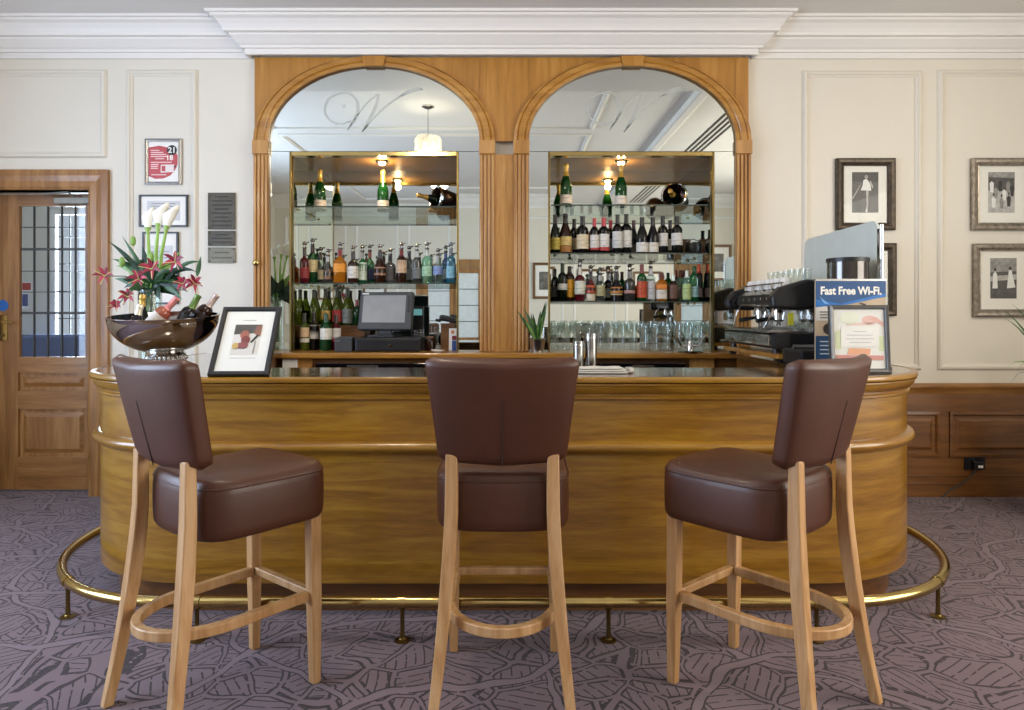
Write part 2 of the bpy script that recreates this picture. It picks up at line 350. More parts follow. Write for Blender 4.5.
# windows in the left wall and behind the camera
def window(n, along, a0, a1, z0, z1, c, nm):
    def bx(g, u0, u1, v0, v1, z0_, z1_):
        return g.box(u0, u1, v0, v1, z0_, z1_) if along == 'x' else g.box(v0, v1, u0, u1, z0_, z1_)
    g = G(); t = .06
    bx(g, a0, a1, c-.03, c+.03, z0, z0+t); bx(g, a0, a1, c-.03, c+.03, z1-t, z1); bx(g, a0, a0+t, c-.03, c+.03, z0, z1); bx(g, a1-t, a1, c-.03, c+.03, z0, z1)
    fr = struct(g.obj('window_%d' % n, TRIMW))
    for k in range(1, nm):
        u = a0 + (a1-a0)*k/nm; bx(G(), u-.02, u+.02, c-.025, c+.025, z0+t, z1-t).obj('mullion', TRIMW, fr, world=True)
    for k in range(nm):
        u0 = a0 + (a1-a0)*k/nm + .021; u1 = a0 + (a1-a0)*(k+1)/nm - .021
        bx(G(), max(u0, a0+t), min(u1, a1-t), c-.004, c+.004, z0+t, z1-t).obj('pane', GLASS, fr, world=True)
    return fr
window(1, 'y', -.35, 3.05, .7, 2.85, XL-.08, 4)
window(2, 'y', -1.7, 2.5, .7, 2.9, XR+.08, 5)
# dado panelling on the far wall
def dado(x0, x1, cols):
    g = G().box(x0, x1, YW-.025, YW, 0, .80).box(x0, x1, YW-.04, YW-.025, 0, .10)
    d = g.obj('dado_panelling', OAKD, wall_back, world=True)
    G().sweep([(x0, YW), (x1, YW)], [(0,.80),(.028,.80),(.03,.75),(.04,.775),(.055,.80),(.055,.815),(.03,.825),(0,.825)]).obj('dado_rail', DOORX, wall_back, world=True)
    for a, b_ in cols:
        for z0, z1 in ((wz(456, YW), wz(411, YW)),):
            yb = YW-.025
            prof = [(0, yb), (0, yb-.012), (.02, yb-.014), (.03, yb-.002), (.03, yb)]
            G().frame(a, b_, z0, z1, 0, 0, 0, prof).obj('panel_frame', OAKD, wall_back, world=True)
            G().frame(a+.05, b_-.05, z0+.05, z1-.05, 0, 0, 0, [(0, yb), (.02, yb-.012), (.021, yb-.012), (.021, yb)]).obj('panel_bevel', OAKD, wall_back, world=True)
            G().box(a+.07, b_-.07, yb-.012, yb, z0+.07, z1-.07).obj('raised_panel', OAKD, wall_back, world=True)
    G().box(x0, x1, YW-.036, YW-.025, wz(474, YW)-.008, wz(474, YW)).obj('skirting_bead', OAKD, wall_back, world=True)
dado(1.75, XR, [(1.8, 2.25), (wx(857, YW), wx(937, YW)), (wx(947, YW), 4.3)])
dado(-2.935, -1.87, [(-2.8, -2.0)])
# socket on the panelling
t = thing('wall_socket', 'black double socket with a plug on the oak panelling at right', 'socket', (wx(974.5, 4.97), 4.975, wz(463, 4.97)))
G().box(-.075, .075, -.012, 0, -.05, .05).obj('plate', BLACK, t, bevel=.004)
G().box(-.03, .045, -.05, -.012, -.035, .02).obj('plug', BLACK, t, bevel=.008)
G().box(-.005, .03, -.054, -.05, -.025, -.008).obj('plug_label', WHITE, t)
G().tube([(-.01, -.04, -.035), (-.05, -.04, -.09), (-.12, -.03, -.15), (-.2, -.02, -.2), (-.3, -.03, -.3), (-.4, -.035, -.37)], .005, 6).obj('cable', BLACK, t, smooth=True)

# ------------------------------------------------------------------ door
g = G()
apr = [(0,YW),(0,YW-.02),(.02,YW-.03),(.06,YW-.026),(.1,YW-.034),(.145,YW-.03),(.145,YW)]
for pts in ([(DX1, 0), (DX1, DZ), (DX0-.02, DZ), (DX0-.02, 0)],):
    pass
def archi(o, y): return [(DX1+o, y, 0), (DX1+o, y, DZ+o), (DX0-o, y, DZ+o), (DX0-o, y, 0)]
rr = [archi(o, y) for o, y in apr]; rr.append(rr[0]); g.loft(rr, False, closed=False)
g.box(DX1, DX1+.02, YW, YW+.16, 0, DZ).box(DX0-.02, DX0, YW, YW+.16, 0, DZ).box(DX0-.02, DX1+.02, YW, YW+.16, DZ, DZ+.02)
struct(g.obj('trim_4', DOORW))
YD = 5.13
GX0, GX1, GZ0, GZ1 = wx(18, YD), wx(87, YD), wz(357, YD), wz(206, YD)
LX0, LX1 = DX0+.005, DX1-.005
P1, P2, P3 = wz(373, YD), wz(391, YD), wz(409, YD); P4 = wz(457, YD)
door = struct(G().box(LX0, GX0, YD, YD+.045, .01, DZ-.01).box(GX1, LX1, YD, YD+.045, .01, DZ-.01).obj('door_1', DOORW, bevel=.003))
G().box(GX0, GX1, YD, YD+.045, GZ1, DZ-.01).obj('top_rail', DOORX, door, world=True)
G().box(GX0, GX1, YD, YD+.045, P1, GZ0).obj('lock_rail', DOORX, door, world=True)
G().box(GX0, GX1, YD, YD+.045, P3, P2).obj('middle_rail', DOORX, door, world=True)
G().box(GX0, GX1, YD, YD+.045, .01, P4).obj('bottom_rail', DOORX, door, world=True)
for z0, z1 in ((P2, P1), (P4, P3)):
    p = G().box(GX0, GX1, YD+.016, YD+.03, z0, z1).obj('panel', DOORW, door, world=True)
    G().frame(GX0+.03, GX1-.03, z0+.03, z1-.03, 0, 0, 0, [(0, YD+.016), (.03, YD+.004), (.031, YD+.016)]).obj('panel_bevel', DOORX, p, world=True)
    G().box(GX0+.06, GX1-.06, YD+.004, YD+.016, z0+.06, z1-.06).obj('raised_field', DOORW, p, world=True)
LEAD = pm('lead_came', '#43423f', 0.5, 0.3)
cx_ = [wx(v, YD) for v in (18, 32.2, 46, 60, 73.6, 87)]; cz_ = [wz(v, YD) for v in (206, 227, 249, 271, 292, 313, 335, 357)]
for x in cx_[1:-1]: G().box(x-.0035, x+.0035, YD+.015, YD+.032, GZ0, GZ1).obj('lead_came', LEAD, door, world=True)
for i, z in enumerate(cz_[1:-1]):
    hw = .009 if i in (1, 4) else .003
    G().box(GX0, GX1, YD+.015, YD+.03, z-hw, z+hw).obj('lead_came', LEAD, door, world=True)
for i in range(5):
    for j in range(7):
        G().box(cx_[i]+.004, cx_[i+1]-.004, YD+.02, YD+.025, cz_[j+1]+.004, cz_[j]-.004).obj('pane', GLASS, door, world=True)
for a in (GX0, GX1-.012): G().box(a, a+.012, YD-.004, YD+.01, GZ0, GZ1).obj('glazing_bead', DOORW, door, world=True)
hx = wx(4, YD)
h = G().box(hx-.028, hx+.028, YD-.008, YD, wz(341, YD), wz(315, YD)).obj('handle_plate', BRASS, door, world=True, bevel=.004)
G().tube([(hx, YD-.008, wz(322, YD)), (hx, YD-.05, wz(322, YD)), (hx+.02, YD-.055, wz(322, YD)), (hx+.11, YD-.055, wz(322.5, YD))], .009, 8).obj('lever_handle', BRASS, h, smooth=True, world=True)
G().lathe([(.009,0),(.012,.004),(.009,.008)], 10).xf(Matrix.Translation((hx, YD-.008, wz(335, YD))) @ Matrix.Rotation(R(90), 4, 'X')).obj('keyhole_escutcheon', BRASSD, h, world=True)
G().lathe([(.042, 0), (.042, .003), (.001, .0031)], 24).xf(Matrix.Translation((wx(3, YD), YD-.0005, wz(305.5, YD))) @ Matrix.Rotation(R(90), 4, 'X')).obj('blue_sign_disc', pm('sign_blue', '#1f64b4', 0.4), door, world=True)
DGREY_P = pm('closer_paint', '#8c8a80', .45, .2)
cl = G().box(wx(58, YD), DX1-.01, YD-.05, YD, wz(204.5, YD), wz(198.5, YD)).obj('door_closer', DGREY_P, door, world=True, bevel=.004)
G().bar([(wx(66, 5.08), 5.07, wz(192.5, 5.07)), (wx(66, 5.08), 5.07, wz(191, 5.07))], .01, .01)
g = G(); g.tube([(wx(74, 5.08), 5.09, wz(198, 5.09)), (wx(68, 5.05), 5.05, wz(192, 5.05)), (wx(41, 5.05), 5.06, wz(194, 5.05))], .008, 6)
g.obj('closer_arm', DGREY_P, cl, smooth=True, world=True)
# hall seen through the door
HY = 8.0
g = G().box(-7, -5.42, HY, HY+.1, 0, 3).box(-4.12, -1.9, HY, HY+.1, 0, 3).box(-5.42, -4.12, HY, HY+.1, 0, .95).box(-5.42, -4.12, HY, HY+.1, 2.55, 3)
struct(g.obj('wall_hall', WALL)); struct(G().box(-7.1, -7, 5.1, HY, 0, 3).box(-1.9, -1.85, 5.62, HY, 0, 3).obj('wall_hall_side', WALL)); struct(G().box(-7.1, -1.85, 5.1, HY+.1, 3, 3.1).obj('ceiling_hall', CEIL))
fr = struct(G().frame(-5.42, -4.12, .95, 2.55, .06, HY+.01, HY+.07).obj('window_3', TRIMW))
for k in range(1, 6): G().box(-5.42+.2167*k-.005, -5.42+.2167*k+.005, HY+.03, HY+.05, 1.01, 2.49).obj('glazing_bar', LEAD, fr, world=True)
for k in range(1, 5): G().box(-5.36, -4.18, HY+.03, HY+.05, .95+.32*k-.005, .95+.32*k+.005).obj('glazing_bar', LEAD, fr, world=True)
for i in range(6):
    for k in range(5):
        G().box(-5.42+.2167*i+(.06 if i == 0 else .008), -5.2033+.2167*i-(.06 if i == 5 else .008), HY+.038, HY+.042, .95+.32*k+(.06 if k == 0 else .008), 1.27+.32*k-(.06 if k == 4 else .008)).obj('pane', GLASS, fr, world=True)
BLUEF = pm('blue_fabric', '#5c6f9e', 0.85, var=0.08)
t = thing('hall_sofa', 'blue upholstered sofa seen through the leaded door glass', 'sofa', (-5.0, 7.2, 0))
G().box(-.75, .75, -.35, .4, .12, .45).obj('seat', BLUEF, t, bevel=.05, seg=3)
g = G().extr([(-.75,.45),(.75,.45),(.75,.98),(.6,1.06),(.3,1.1),(-.3,1.1),(-.6,1.06),(-.75,.98)], .16, .4); g.obj('backrest', BLUEF, t, bevel=.04, seg=3)
for sx in (-1, 1): G().box(sx*.83-.09, sx*.83+.09, -.36, .4, .12, .7).obj('armrest', BLUEF, t, bevel=.05, seg=3)
for sx in (-.7, .7):
    for sy in (-.28, .33): G().box(sx-.025, sx+.025, sy-.025, sy+.025, 0, .12).obj('leg', DOORW, t)
t = thing('hall_cabinet', 'low oak cabinet behind the leaded door, left of the sofa', 'cabinet', (-5.0, 6.2, 0))
G().box(-.4, .4, -.2, .2, .06, .82).obj('body', DOORX, t, bevel=.006); G().box(-.43, .43, -.23, .22, .82, .86).obj('top', DOORX, t, bevel=.006)
for sx in (-1, 1):
    d_ = G().box(sx*.2-.185, sx*.2+.185, -.215, -.2, .1, .78).obj('door', DOORW, t, bevel=.004); G().sphere((sx*.03, -.228, .5), .014).obj('knob', BRASS, d_, smooth=True)
G().box(-.35, .35, -.17, .17, 0, .06).obj('plinth', DOORX, t)
for (px, py, c, lb, zz) in ((27, 287, '#b8322e', 'small red notice on the wall seen through the leaded door', .06), (24, 301, '#3d4f86', 'small blue and white notice below the red one behind the door', .1)):
    X = wx(px, HY); Z = wz(py, HY)
    t = thing('hall_notice', lb, 'notice', (X, HY, Z)); G().box(-.06, .06, -.006, 0, -zz, zz).obj('board', WHITE, t); G().box(-.05, .05, -.009, -.006, -zz*.6, zz*.8).obj('print', pm('notice'+c, c), t)

# ------------------------------------------------------------------ oak arcade with mirrors
YA = 4.93
AX0, AX1, AZ1 = wx(253, YA), wx(750, YA), 3.195
g = G(); arches = []
ZB = 1.059
def ell(cx, a, zs, b, n=28): return [(cx - a*math.cos(math.pi*i/n), zs + b*math.sin(math.pi*i/n)) for i in range(n+1)]
for pl, pr in ((268, 479.5), (529, 736.5)):
    x0, x1 = wx(pl, YA), wx(pr, YA); cx = (x0+x1)/2; a = (x1-x0)/2; zs = wz(140, YA); b = wz(65.5, YA) - zs
    arches.append((cx, a, zs, b))
arc_ = thing('oak_arcade', 'golden oak double arch framing the mirrors behind the bar', 'arcade', ((AX0+AX1)/2, YA, ZB))
# spandrel board
g = G()
for cx, a, zs, b in arches:
    P = ell(cx, a+.002, zs, b+.002)
    for i in range(len(P)-1): g.extr([P[i], P[i+1], (P[i+1][0], AZ1), (P[i][0], AZ1)], YA+.03, YW-.004)
L0, L1 = arches[0][0]-arches[0][1], arches[0][0]+arches[0][1]; R0, R1 = arches[1][0]-arches[1][1], arches[1][0]+arches[1][1]
ZS = arches[0][2]
for x0, x1 in ((AX0, L0), (L1, R0), (R1, AX1)): g.box(x0, x1, YA+.03, YW-.004, ZS, AZ1)
g.obj('spandrel', OAKP, arc_, world=True)
PW = .11
for cx, a, zs, b in arches:                       # archivolts with grooves, keystones, imposts
    g = G()
    outs = []
    for o, y in ((0, YA+.03), (0, YA+.006), (.022, YA), (.03, YA+.008), (.038, YA), (.075, YA), (.083, YA+.008), (.09, YA), (PW, YA+.004), (PW, YA+.03)):
        outs.append([(x, y, z) for x, z in ell(cx, a+o, zs, b+min(o, AZ1-zs-b-.001))])
    n = len(outs[0]); rings = [[outs[k][i] for k in range(len(outs))] for i in range(n)]
    g.loft(rings); g.obj('archivolt', OAKX, arc_, smooth=True, ang=30, world=True)
    kz0, kz1 = zs+b-.006, AZ1-.002
    G().loft([[(cx-.07, YA-.012, kz0), (cx+.07, YA-.012, kz0), (cx+.07, YA+.03, kz0), (cx-.07, YA+.03, kz0)], [(cx-.085, YA-.012, kz1), (cx+.085, YA-.012, kz1), (cx+.085, YA+.03, kz1), (cx-.085, YA+.03, kz1)]]).obj('keystone', OAKP, arc_, world=True, bevel=.003)
    for s_ in (-1, 1):
        xa = cx + s_*(a+PW/2)
        G().box(xa-PW/2-.004, xa+PW/2+.004, YA-.008, YA+.03, ZS-.1, ZS).obj('impost', OAKZ, arc_, world=True, bevel=.004)
        g = G().box(xa-PW/2, xa+PW/2, YA+.012, YW-.004, ZB, ZS-.1)
        pil = g.obj('pilaster', OAKZ, arc_, world=True)
        for k in range(4):
            xr = xa - PW/2 + PW*(k+.5)/4
            G().box(xr-.009, xr+.009, YA, YA+.012, ZB+.004, ZS-.104).obj('reed', OAKZ, pil, world=True, bevel=.004)
g = G().box(L1+PW, R0-PW, YA+.016, YW-.004, ZB, ZS-.1); g.obj('centre_panel', OAKZ, arc_, world=True)
# brass knob on the left pilaster
kx = wx(257, YA)
G().lathe([(.012, 0), (.009, .012), (.02, .022), (.022, .032), (.014, .04), (.001, .042)], 14).xf(Matrix.Translation((kx, YA, wz(263, YA))) @ Matrix.Rotation(R(90), 4, 'X')).obj('brass_knob', BRASS, arc_, smooth=True, world=True)
# mirrors: upper arched pane and two strips beside each cabinet
YM = YA + .035
ETCH = pm('etched_mirror', '#b4bab7', 0.5, 0.35)
for k, ((cx, a, zs, b), cab, side) in enumerate(zip(arches, (CABL, CABR), ('left', 'right'))):
    m_ = thing('bar_mirror', 'arched mirror in the %s oak arch, etched with a script letter' % side, 'mirror', (cx, YW, ZB))
    poly = [(cx-a, CABZ+.02)] + ell(cx, a-.0005, zs, b-.0005) + [(cx+a, CABZ+.02)]
    G().extr(poly, YM, YM+.02).obj('arched_pane', MIRROR, m_, world=True)
    G().box(cx-a+.0005, cab[0]-.016, YM, YM+.02, ZB, CABZ+.016).obj('side_pane', MIRROR, m_, world=True)
    G().box(cab[1]+.016, cx+a-.0005, YM, YM+.02, ZB, CABZ+.016).obj('side_pane', MIRROR, m_, world=True)
    ox = 0 if k == 0 else 262
    def W(pts): return [(wx(px+ox, YM), YM-.0015, wz(py, YM)) for px, py in pts]
    strokes = [([(351,121),(340,124),(330,120),(325,111),(328,100),(337,94),(348,93),(356,99),(358,108),(355,119),(348,130)], [.006,.007,.008,.009,.009,.007,.006,.009,.014,.012,.004]),
               ([(347,130),(355,119),(366,104),(378,94)], [.004,.005,.006,.006]), ([(379,94),(375,108),(368,122),(362,132)], [.006,.012,.013,.005]),
               ([(362,132),(372,120),(384,108),(396,99),(408,93),(422,89)], [.004,.005,.006,.007,.008,.005]), ([(400,96),(410,90),(418,88),(423,90)], [.004,.008,.009,.004])]
    g = G()
    for pts, wd in strokes:
        P = [Vector(p) for p in W(pts)]; Q = []; ws = []
        for i in range(len(P)-1):                         # Catmull-Rom
            p0, p1, p2, p3 = P[max(i-1,0)], P[i], P[i+1], P[min(i+2,len(P)-1)]
            for t_ in (0, .25, .5, .75):
                Q.append(.5*((2*p1)+(p2-p0)*t_+(2*p0-5*p1+4*p2-p3)*t_**2+(3*p1-p0-3*p2+p3)*t_**3)); ws.append(wd[i]*(1-t_)+wd[i+1]*t_)
        Q.append(P[-1]); ws.append(wd[-1])
        rings = []
        for i, q in enumerate(Q):
            d = (Q[min(i+1,len(Q)-1)] - Q[max(i-1,0)]).normalized(); nrm = Vector((-d.z, 0, d.x))
            rings.append([q+nrm*ws[i], q-nrm*ws[i], q-nrm*ws[i]+Vector((0,.001,0)), q+nrm*ws[i]+Vector((0,.001,0))])
        g.loft(rings)
    g.lathe([(.012, 0), (.012, .001)], 12, (0,0,0)).v[-24:]
    n0 = len(g.v) - 24
    M = Matrix.Translation((wx(344+ox, YM), YM-.0005, wz(106, YM))) @ Matrix.Rotation(R(90), 4, 'X')
    g.v = g.v[:n0] + [tuple(M @ Vector(p)) for p in g.v[n0:]]
    g.obj('etched_letter', ETCH, m_, world=True)
# display cabinets
SH = {}
for cab, side, zs_ in ((CABL, 'left', (2.125, 1.56)), (CABR, 'right', (2.137, 1.78, 1.424))):
    x0, x1 = cab
    c = thing('display_cabinet', 'brass edged mirrored display cabinet in the %s arch' % side, 'cabinet', ((x0+x1)/2, YW, ZB))
    G().box(x0, x1, CABD, CABD+.02, ZB, CABZ).obj('back_mirror', MIRROR, c, world=True)
    for a, b_ in ((x0-.014, x0), (x1, x1+.014)): G().box(a, b_, YW+.02, CABD+.02, ZB, CABZ).obj('side_mirror', MIRROR, c, world=True)
    G().box(x0-.014, x1+.014, YW+.02, CABD+.02, CABZ, CABZ+.014).obj('soffit', BRONZE, c, world=True)
    for a, b_ in ((x0-.014, x0-.001), (x1+.001, x1+.014)): G().box(a, b_, YM-.004, YW+.02, ZB, CABZ+.016).obj('brass_edge', BRASSD, c, world=True, bevel=.002)
    G().box(x0, x1, YM-.006, YW+.02, CABZ-.014, CABZ+.016).obj('brass_edge', BRASS, c, world=True, bevel=.002)
    for z in zs_:
        s_ = G().box(x0+.008, x1-.008, YW+.035, CABD-.01, z-.008, z).obj('glass_shelf', SHELFG, c, world=True)
        G().box(x0+.008, x1-.008, YW+.028, YW+.035, z-.009, z+.001).obj('shelf_edge', EDGEG, s_, world=True)
        for xb in (x0+.004, x1-.004):
            for yb in (YW+.12, CABD-.1): G().box(xb-.006, xb+.006, yb-.01, yb+.01, z-.02, z-.0085).obj('shelf_bracket', BRASS, s_, world=True)
    # downlight
    lx, ly = wx(382 if side == 'left' else 621, 5.2), 5.2
    lt = thing('cabinet_downlight', 'small brass downlight in the soffit of the %s cabinet' % side, 'lamp', (lx, ly, CABZ))
    G().lathe([(.03, -.012), (.05, -.012), (.055, 0), (.03, 0), (.03, -.012)], 20, caps=False).obj('trim_ring', BRASS, lt, smooth=True)
    G().lathe([(.026, -.004), (.026, -.016), (.018, -.03), (.001, -.034)], 14).obj('bulb', pm('warm_bulb', '#fff1d0', 0.3, emit='#ffdca0', estr=45), lt, smooth=True)
    l = bpy.data.lights.new('downlight', 'POINT'); l.energy = 9; l.color = (1, .74, .42); l.shadow_soft_size = .025
    o = bpy.data.objects.new('downlight', l); COL.objects.link(o); o.parent = lt; o.location = (0, 0, -.065)

# ------------------------------------------------------------------ back counter
bc = thing('back_counter', 'oak back counter with black fridge doors under the mirrored cabinets', 'counter', (-.045, 4.9, 0))
BX0, BX1 = -1.86, 1.71
G().box(BX0, BX1, 4.76, YW+.02, 1.02, 1.058).obj('worktop', OAKX, bc, world=True, bevel=.008)
for cab in (CABL, CABR): G().box(cab[0]-.014, cab[1]+.014, YW+.021, CABD+.02, 1.03, 1.058).obj('cabinet_floor', OAKX, bc, world=True)
G().box(BX0, BX1, 4.84, 4.98, 0, 1.02).obj('carcass', OAKD, bc, world=True)
BLKG = pm('fridge_glass', '#0b0b0d', 0.08, var=0.1)
for i, (a, b_) in enumerate(((294, 312), (690, 714))): G().box(wx(a, 4.82), wx(b_, 4.82), 4.815, 4.84, .05, 1.02).obj('oak_stile', OAKZ, bc, world=True)
for x0, x1 in ((-1.38, -.72), (-.71, -.05), (-.04, .61), (.62, 1.22)):
    f = G().box(x0, x1, 4.80, 4.839, .1, .985).obj('fridge_door', BLKG, bc, world=True, bevel=.004)
    G().box(x0+.03, x0+.05, 4.775, 4.80, .4, .8).obj('handle', STEEL, f, world=True); G().box(x0+.22, x1-.22, 4.796, 4.8, .955, .972).obj('badge', STEEL, f, world=True)
G().box(wx(282.5, 4.8), wx(297, 4.8), 4.795, 4.839, wz(371, 4.8), wz(359.5, 4.8)).obj('power_socket', WHITE, bc, world=True, bevel=.003)

# ================================================================== BAR
BCX, BW, BR, BY = -.04, 2.065, .68, 3.0
def bar_path(yb=4.75, n=20, d=0.0):
    p = [(BCX-BW-d, yb)] + arc(BCX-BW+BR, BY+BR, BR+d, 180, 270, n) + arc(BCX+BW-BR, BY+BR, BR+d, 270, 360, n) + [(BCX+BW+d, yb)]
    return p
bp_ = bar_path()
bar = thing('bar_counter', 'curved golden oak bar with moulded rails and dark plinth', 'bar', (BCX, BY+.3, 0))
G().sweep(bp_, [(-.08,0),(-.08,.152),(-.1,.152),(-.1,0)]).obj('plinth', OAKD, bar, smooth=True, world=True)
G().sweep(bp_, [(0,.152),(0,.725),(-.025,.725),(-.025,.152)]).obj('lower_panel', OAK, bar, smooth=True, world=True)
G().sweep(bp_, [(-.02,.718),(.008,.718),(.012,.726),(.024,.732),(.032,.742),(.034,.752),(.03,.764),(.02,.772),(.006,.777),(-.02,.777)]).obj('middle_rail', OAK, bar, smooth=True, world=True)
G().sweep(bp_, [(0,.77),(0,.975),(-.025,.975),(-.025,.77)]).obj('frieze_panel', OAK, bar, smooth=True, world=True)
G().sweep(bp_, [(-.02,.958),(.006,.958),(.012,.963),(.012,.972),(.006,.977),(.006,.984),(.018,.99),(.03,1.005),(.034,1.022),(.042,1.026),(.042,1.032),(-.02,1.032)]).obj('cornice_moulding', OAK, bar, smooth=True, world=True, ang=30)
G().sweep(bp_, [(-.44,.1),(-.44,1.03),(-.46,1.03),(-.46,.1)]).obj('inner_panel', OAKD, bar, smooth=True, world=True)
top = thing('polished_counter', 'polished worktop with rounded oak lip lying on the curved bar', 'counter', (BCX, BY+.2, 1.032))
G().sweep(bp_, [(-.5,1.033),(-.5,1.06),(.015,1.06),(.015,1.033)]).obj('polished_slab', TOPW, top, smooth=True, world=True)
G().sweep(bp_, [(.015,1.033),(.036,1.033),(.045,1.038),(.048,1.047),(.045,1.056),(.036,1.061),(.015,1.061)]).obj('rounded_lip', OAK, top, smooth=True, world=True)
# foot rail
fr = thing('foot_rail', 'polished brass foot rail curving around the oak bar', 'foot rail', (BCX, BY-.2, 0))
FO, FX = .205, .135; pz = .158
path = [(x, y, pz) for x, y in [(BCX-BW-FX, 4.3)] + arc(BCX-BW+BR, BY+BR, 1, 180, 270, 24) + arc(BCX+BW-BR, BY+BR, 1, 270, 360, 24) + [(BCX+BW+FX, 4.3)]]
cl_, cr_ = (BCX-BW+BR, BY+BR), (BCX+BW-BR, BY+BR)
path = [(BCX-BW-FX, 4.3, pz)] + [(cl_[0]+(BR+FX)*math.cos(R(a)), cl_[1]+(BR+FO)*math.sin(R(a)), pz) for a in range(180, 271, 4)] + [(cr_[0]+(BR+FX)*math.cos(R(a)), cr_[1]+(BR+FO)*math.sin(R(a)), pz) for a in range(270, 361, 4)] + [(BCX+BW+FX, 4.3, pz)]
G().tube(path, .023, 14).obj('rail', BRASS, fr, smooth=True, world=True)
for x in (-1.29, -.449, .395, 1.247, 'l', 'r', 'bl', 'br'):
    if x == 'l' or x == 'r':
        a = R(225 if x == 'l' else -45) + (R(4) if x == 'l' else -R(-4)*-1)
        X = (BCX-BW+BR if x == 'l' else BCX+BW-BR) + (BR+FX)*math.cos(a); Yp = BY+BR + (BR+FO)*math.sin(a)
    elif x in ('bl', 'br'): X = BCX + (BW+FX)*(-1 if x == 'bl' else 1); Yp = 4.2
    else: X, Yp = x, BY-FO
    p = G().lathe([(.011, .006), (.009, .05), (.009, .12), (.013, .135), (.013, pz-.01)], 10, (X, Yp, 0)).obj('post', BRASSD, fr, smooth=True, world=True)
    G().lathe([(.032, 0), (.032, .004), (.014, .008), (.011, .012)], 16, (X, Yp, 0)).obj('flange', BRASSD, p, smooth=True, world=True)
    d = Vector((0, 1, 0)) if x in ('bl', 'br') else (Vector((1, 0, 0)) if not isinstance(x, str) else Vector((-math.sin(a), math.cos(a), 0)))
    c0 = Vector((X, Yp, pz)); G().tube([c0 - d*.016, c0 + d*.016], .0265, 14).obj('collar', BRASS, p, smooth=True, world=True)

# ================================================================== STOOLS
def make_stool(label, loc, yaw):
    t = thing('bar_stool', label, 'bar stool', (loc[0], loc[1], 0), (0, 0, R(yaw)), 'brown leather bar stools at the bar')
    # seat: bowed trapezoid with rounded edges and a soft crown
    def outline(s, n=64):
        pts = []
        for i in range(n):
            a = 2*math.pi*i/n; c_, s_ = math.cos(a), math.sin(a); e = 2/5.5
            ux = math.copysign(abs(c_)**e, c_); uy = math.copysign(abs(s_)**e, s_)
            hw = .237 + .006*uy
            y = .082 + .23*uy
            if uy < 0: y -= .022*(1-ux*ux)*abs(uy)
            pts.append((ux*hw*s, .105 + (y-.105)*s))
        return pts
    rings = []
    for s_, z in ((.90, .604), (.965, .606), (.99, .618), (1.0, .64), (1.005, .70), (1.0, .752), (.985, .776), (.955, .79), (.9, .798), (.7, .806), (.4, .812), (.1, .814)):
        rings.append([(x, y, z + (.012*((y-.1)/.22)**2 - .004 if z > .76 else 0)) for x, y in outline(s_)])
    seat = G().loft(rings).obj('seat', LEATHER, t, smooth=True, ang=70)
    o_ = outline(.992)
    G().tube([(x, y, .774) for x, y in o_] + [(o_[0][0], o_[0][1], .774)], .0035, 6).obj('piping', LEATHER, seat, smooth=True)
    # backrest
    rings = []
    nz, nn = 22, 48
    z0, z1 = .848, 1.2
    for k in range(nz+1):
        v = k/nz
        ed = min(v, 1-v)*(z1-z0)                     # distance to the top/bottom edge
        rr_ = .026; f = 1 if ed >= rr_ else math.sqrt(max(0, 1-(1-ed/rr_)**2))
        hw = .215 + .04*v**1.1; th = (.037 + .002*math.sin(math.pi*v))*(.25+.75*f); hw2 = hw - .026*(1-f)
        ring = []
        for i in range(nn):
            a = 2*math.pi*i/nn; c_, s_ = math.cos(a), math.sin(a); e = 2/6
            ux = math.copysign(abs(c_)**e, c_); uy = math.copysign(abs(s_)**e, s_)
            x = ux*hw2; u = x/.25
            z = z0 + (z1-z0)*v - .014*(1-abs(u))*(1-v)**2 - .012*v**4*(1-abs(u))
            y = -.185 - .085*((z-.85)/.35) + uy*th + .045*u*u
            ring.append((x, y, z))
        rings.append(ring)
    bk = G().loft(rings).obj('backrest', LEATHER, t, smooth=True, ang=80)
    pts = []
    for k in range(8):
        z = .845 + .215*k/7; pts.append((0, -.185 - .085*((z-.85)/.35) - .0385, z))
    G().tube(pts, .002, 6).obj('back_seam', SEAM, bk, smooth=True)
    G().box(.213, .2165, -.2, -.185, .995, 1.03).obj('care_tag', WHITE, bk)
    # legs
    for sx in (-1, 1):
        zs = [0, .15, .3, .42, .52, .60, .68, .76, .82, .875]
        P = []; 
        for z in zs:
            q = max(0, 1 - z/.72)
            P.append((sx*(.168 + .06*q**1.5), -.19 - .085*q**1.5, z))
        G().bar(P, [.032, .036, .04, .043, .044, .044, .043, .042, .04, .039], [.034, .037, .041, .044, .045, .044, .042, .04, .038, .036]).obj('leg', BEECH, t, bevel=.004, smooth=True)
        G().bar([(sx*.2, .258, 0), (sx*.198, .255, .3), (sx*.196, .252, .62)], [.032, .042, .044], [.032, .042, .044]).obj('leg', BEECH, t, bevel=.004, smooth=True)
    # U-shaped footrest ring, front stretcher
    zt, hh = .318, .017
    path = [(.186, .24), (.186, -.02)] + [(.186*math.cos(R(a)), -.03 - .235*math.sin(R(a))) for a in range(12, 180, 12)] + [(-.186, -.02), (-.186, .24)]
    path = path[::-1]
    G().sweep(path, [(-.015, zt-hh), (.015, zt-hh), (.015, zt+hh), (-.015, zt+hh)]).obj('footrest_hoop', BEECH, t, bevel=.004, smooth=True)
    G().box(-.178, .178, .242, .27, zt-.013, zt+.017).obj('front_stretcher', BEECH, t, bevel=.004)
    return t
make_stool('brown leather bar stool turned right, standing in front of the steel bowl', (-1.034, 2.405), -38.5)
make_stool('brown leather bar stool seen straight from behind at the middle of the bar', (-.032, 2.455), 0)
make_stool('brown leather bar stool turned left, standing in front of the framed menu', (.905, 2.415), 40.4)

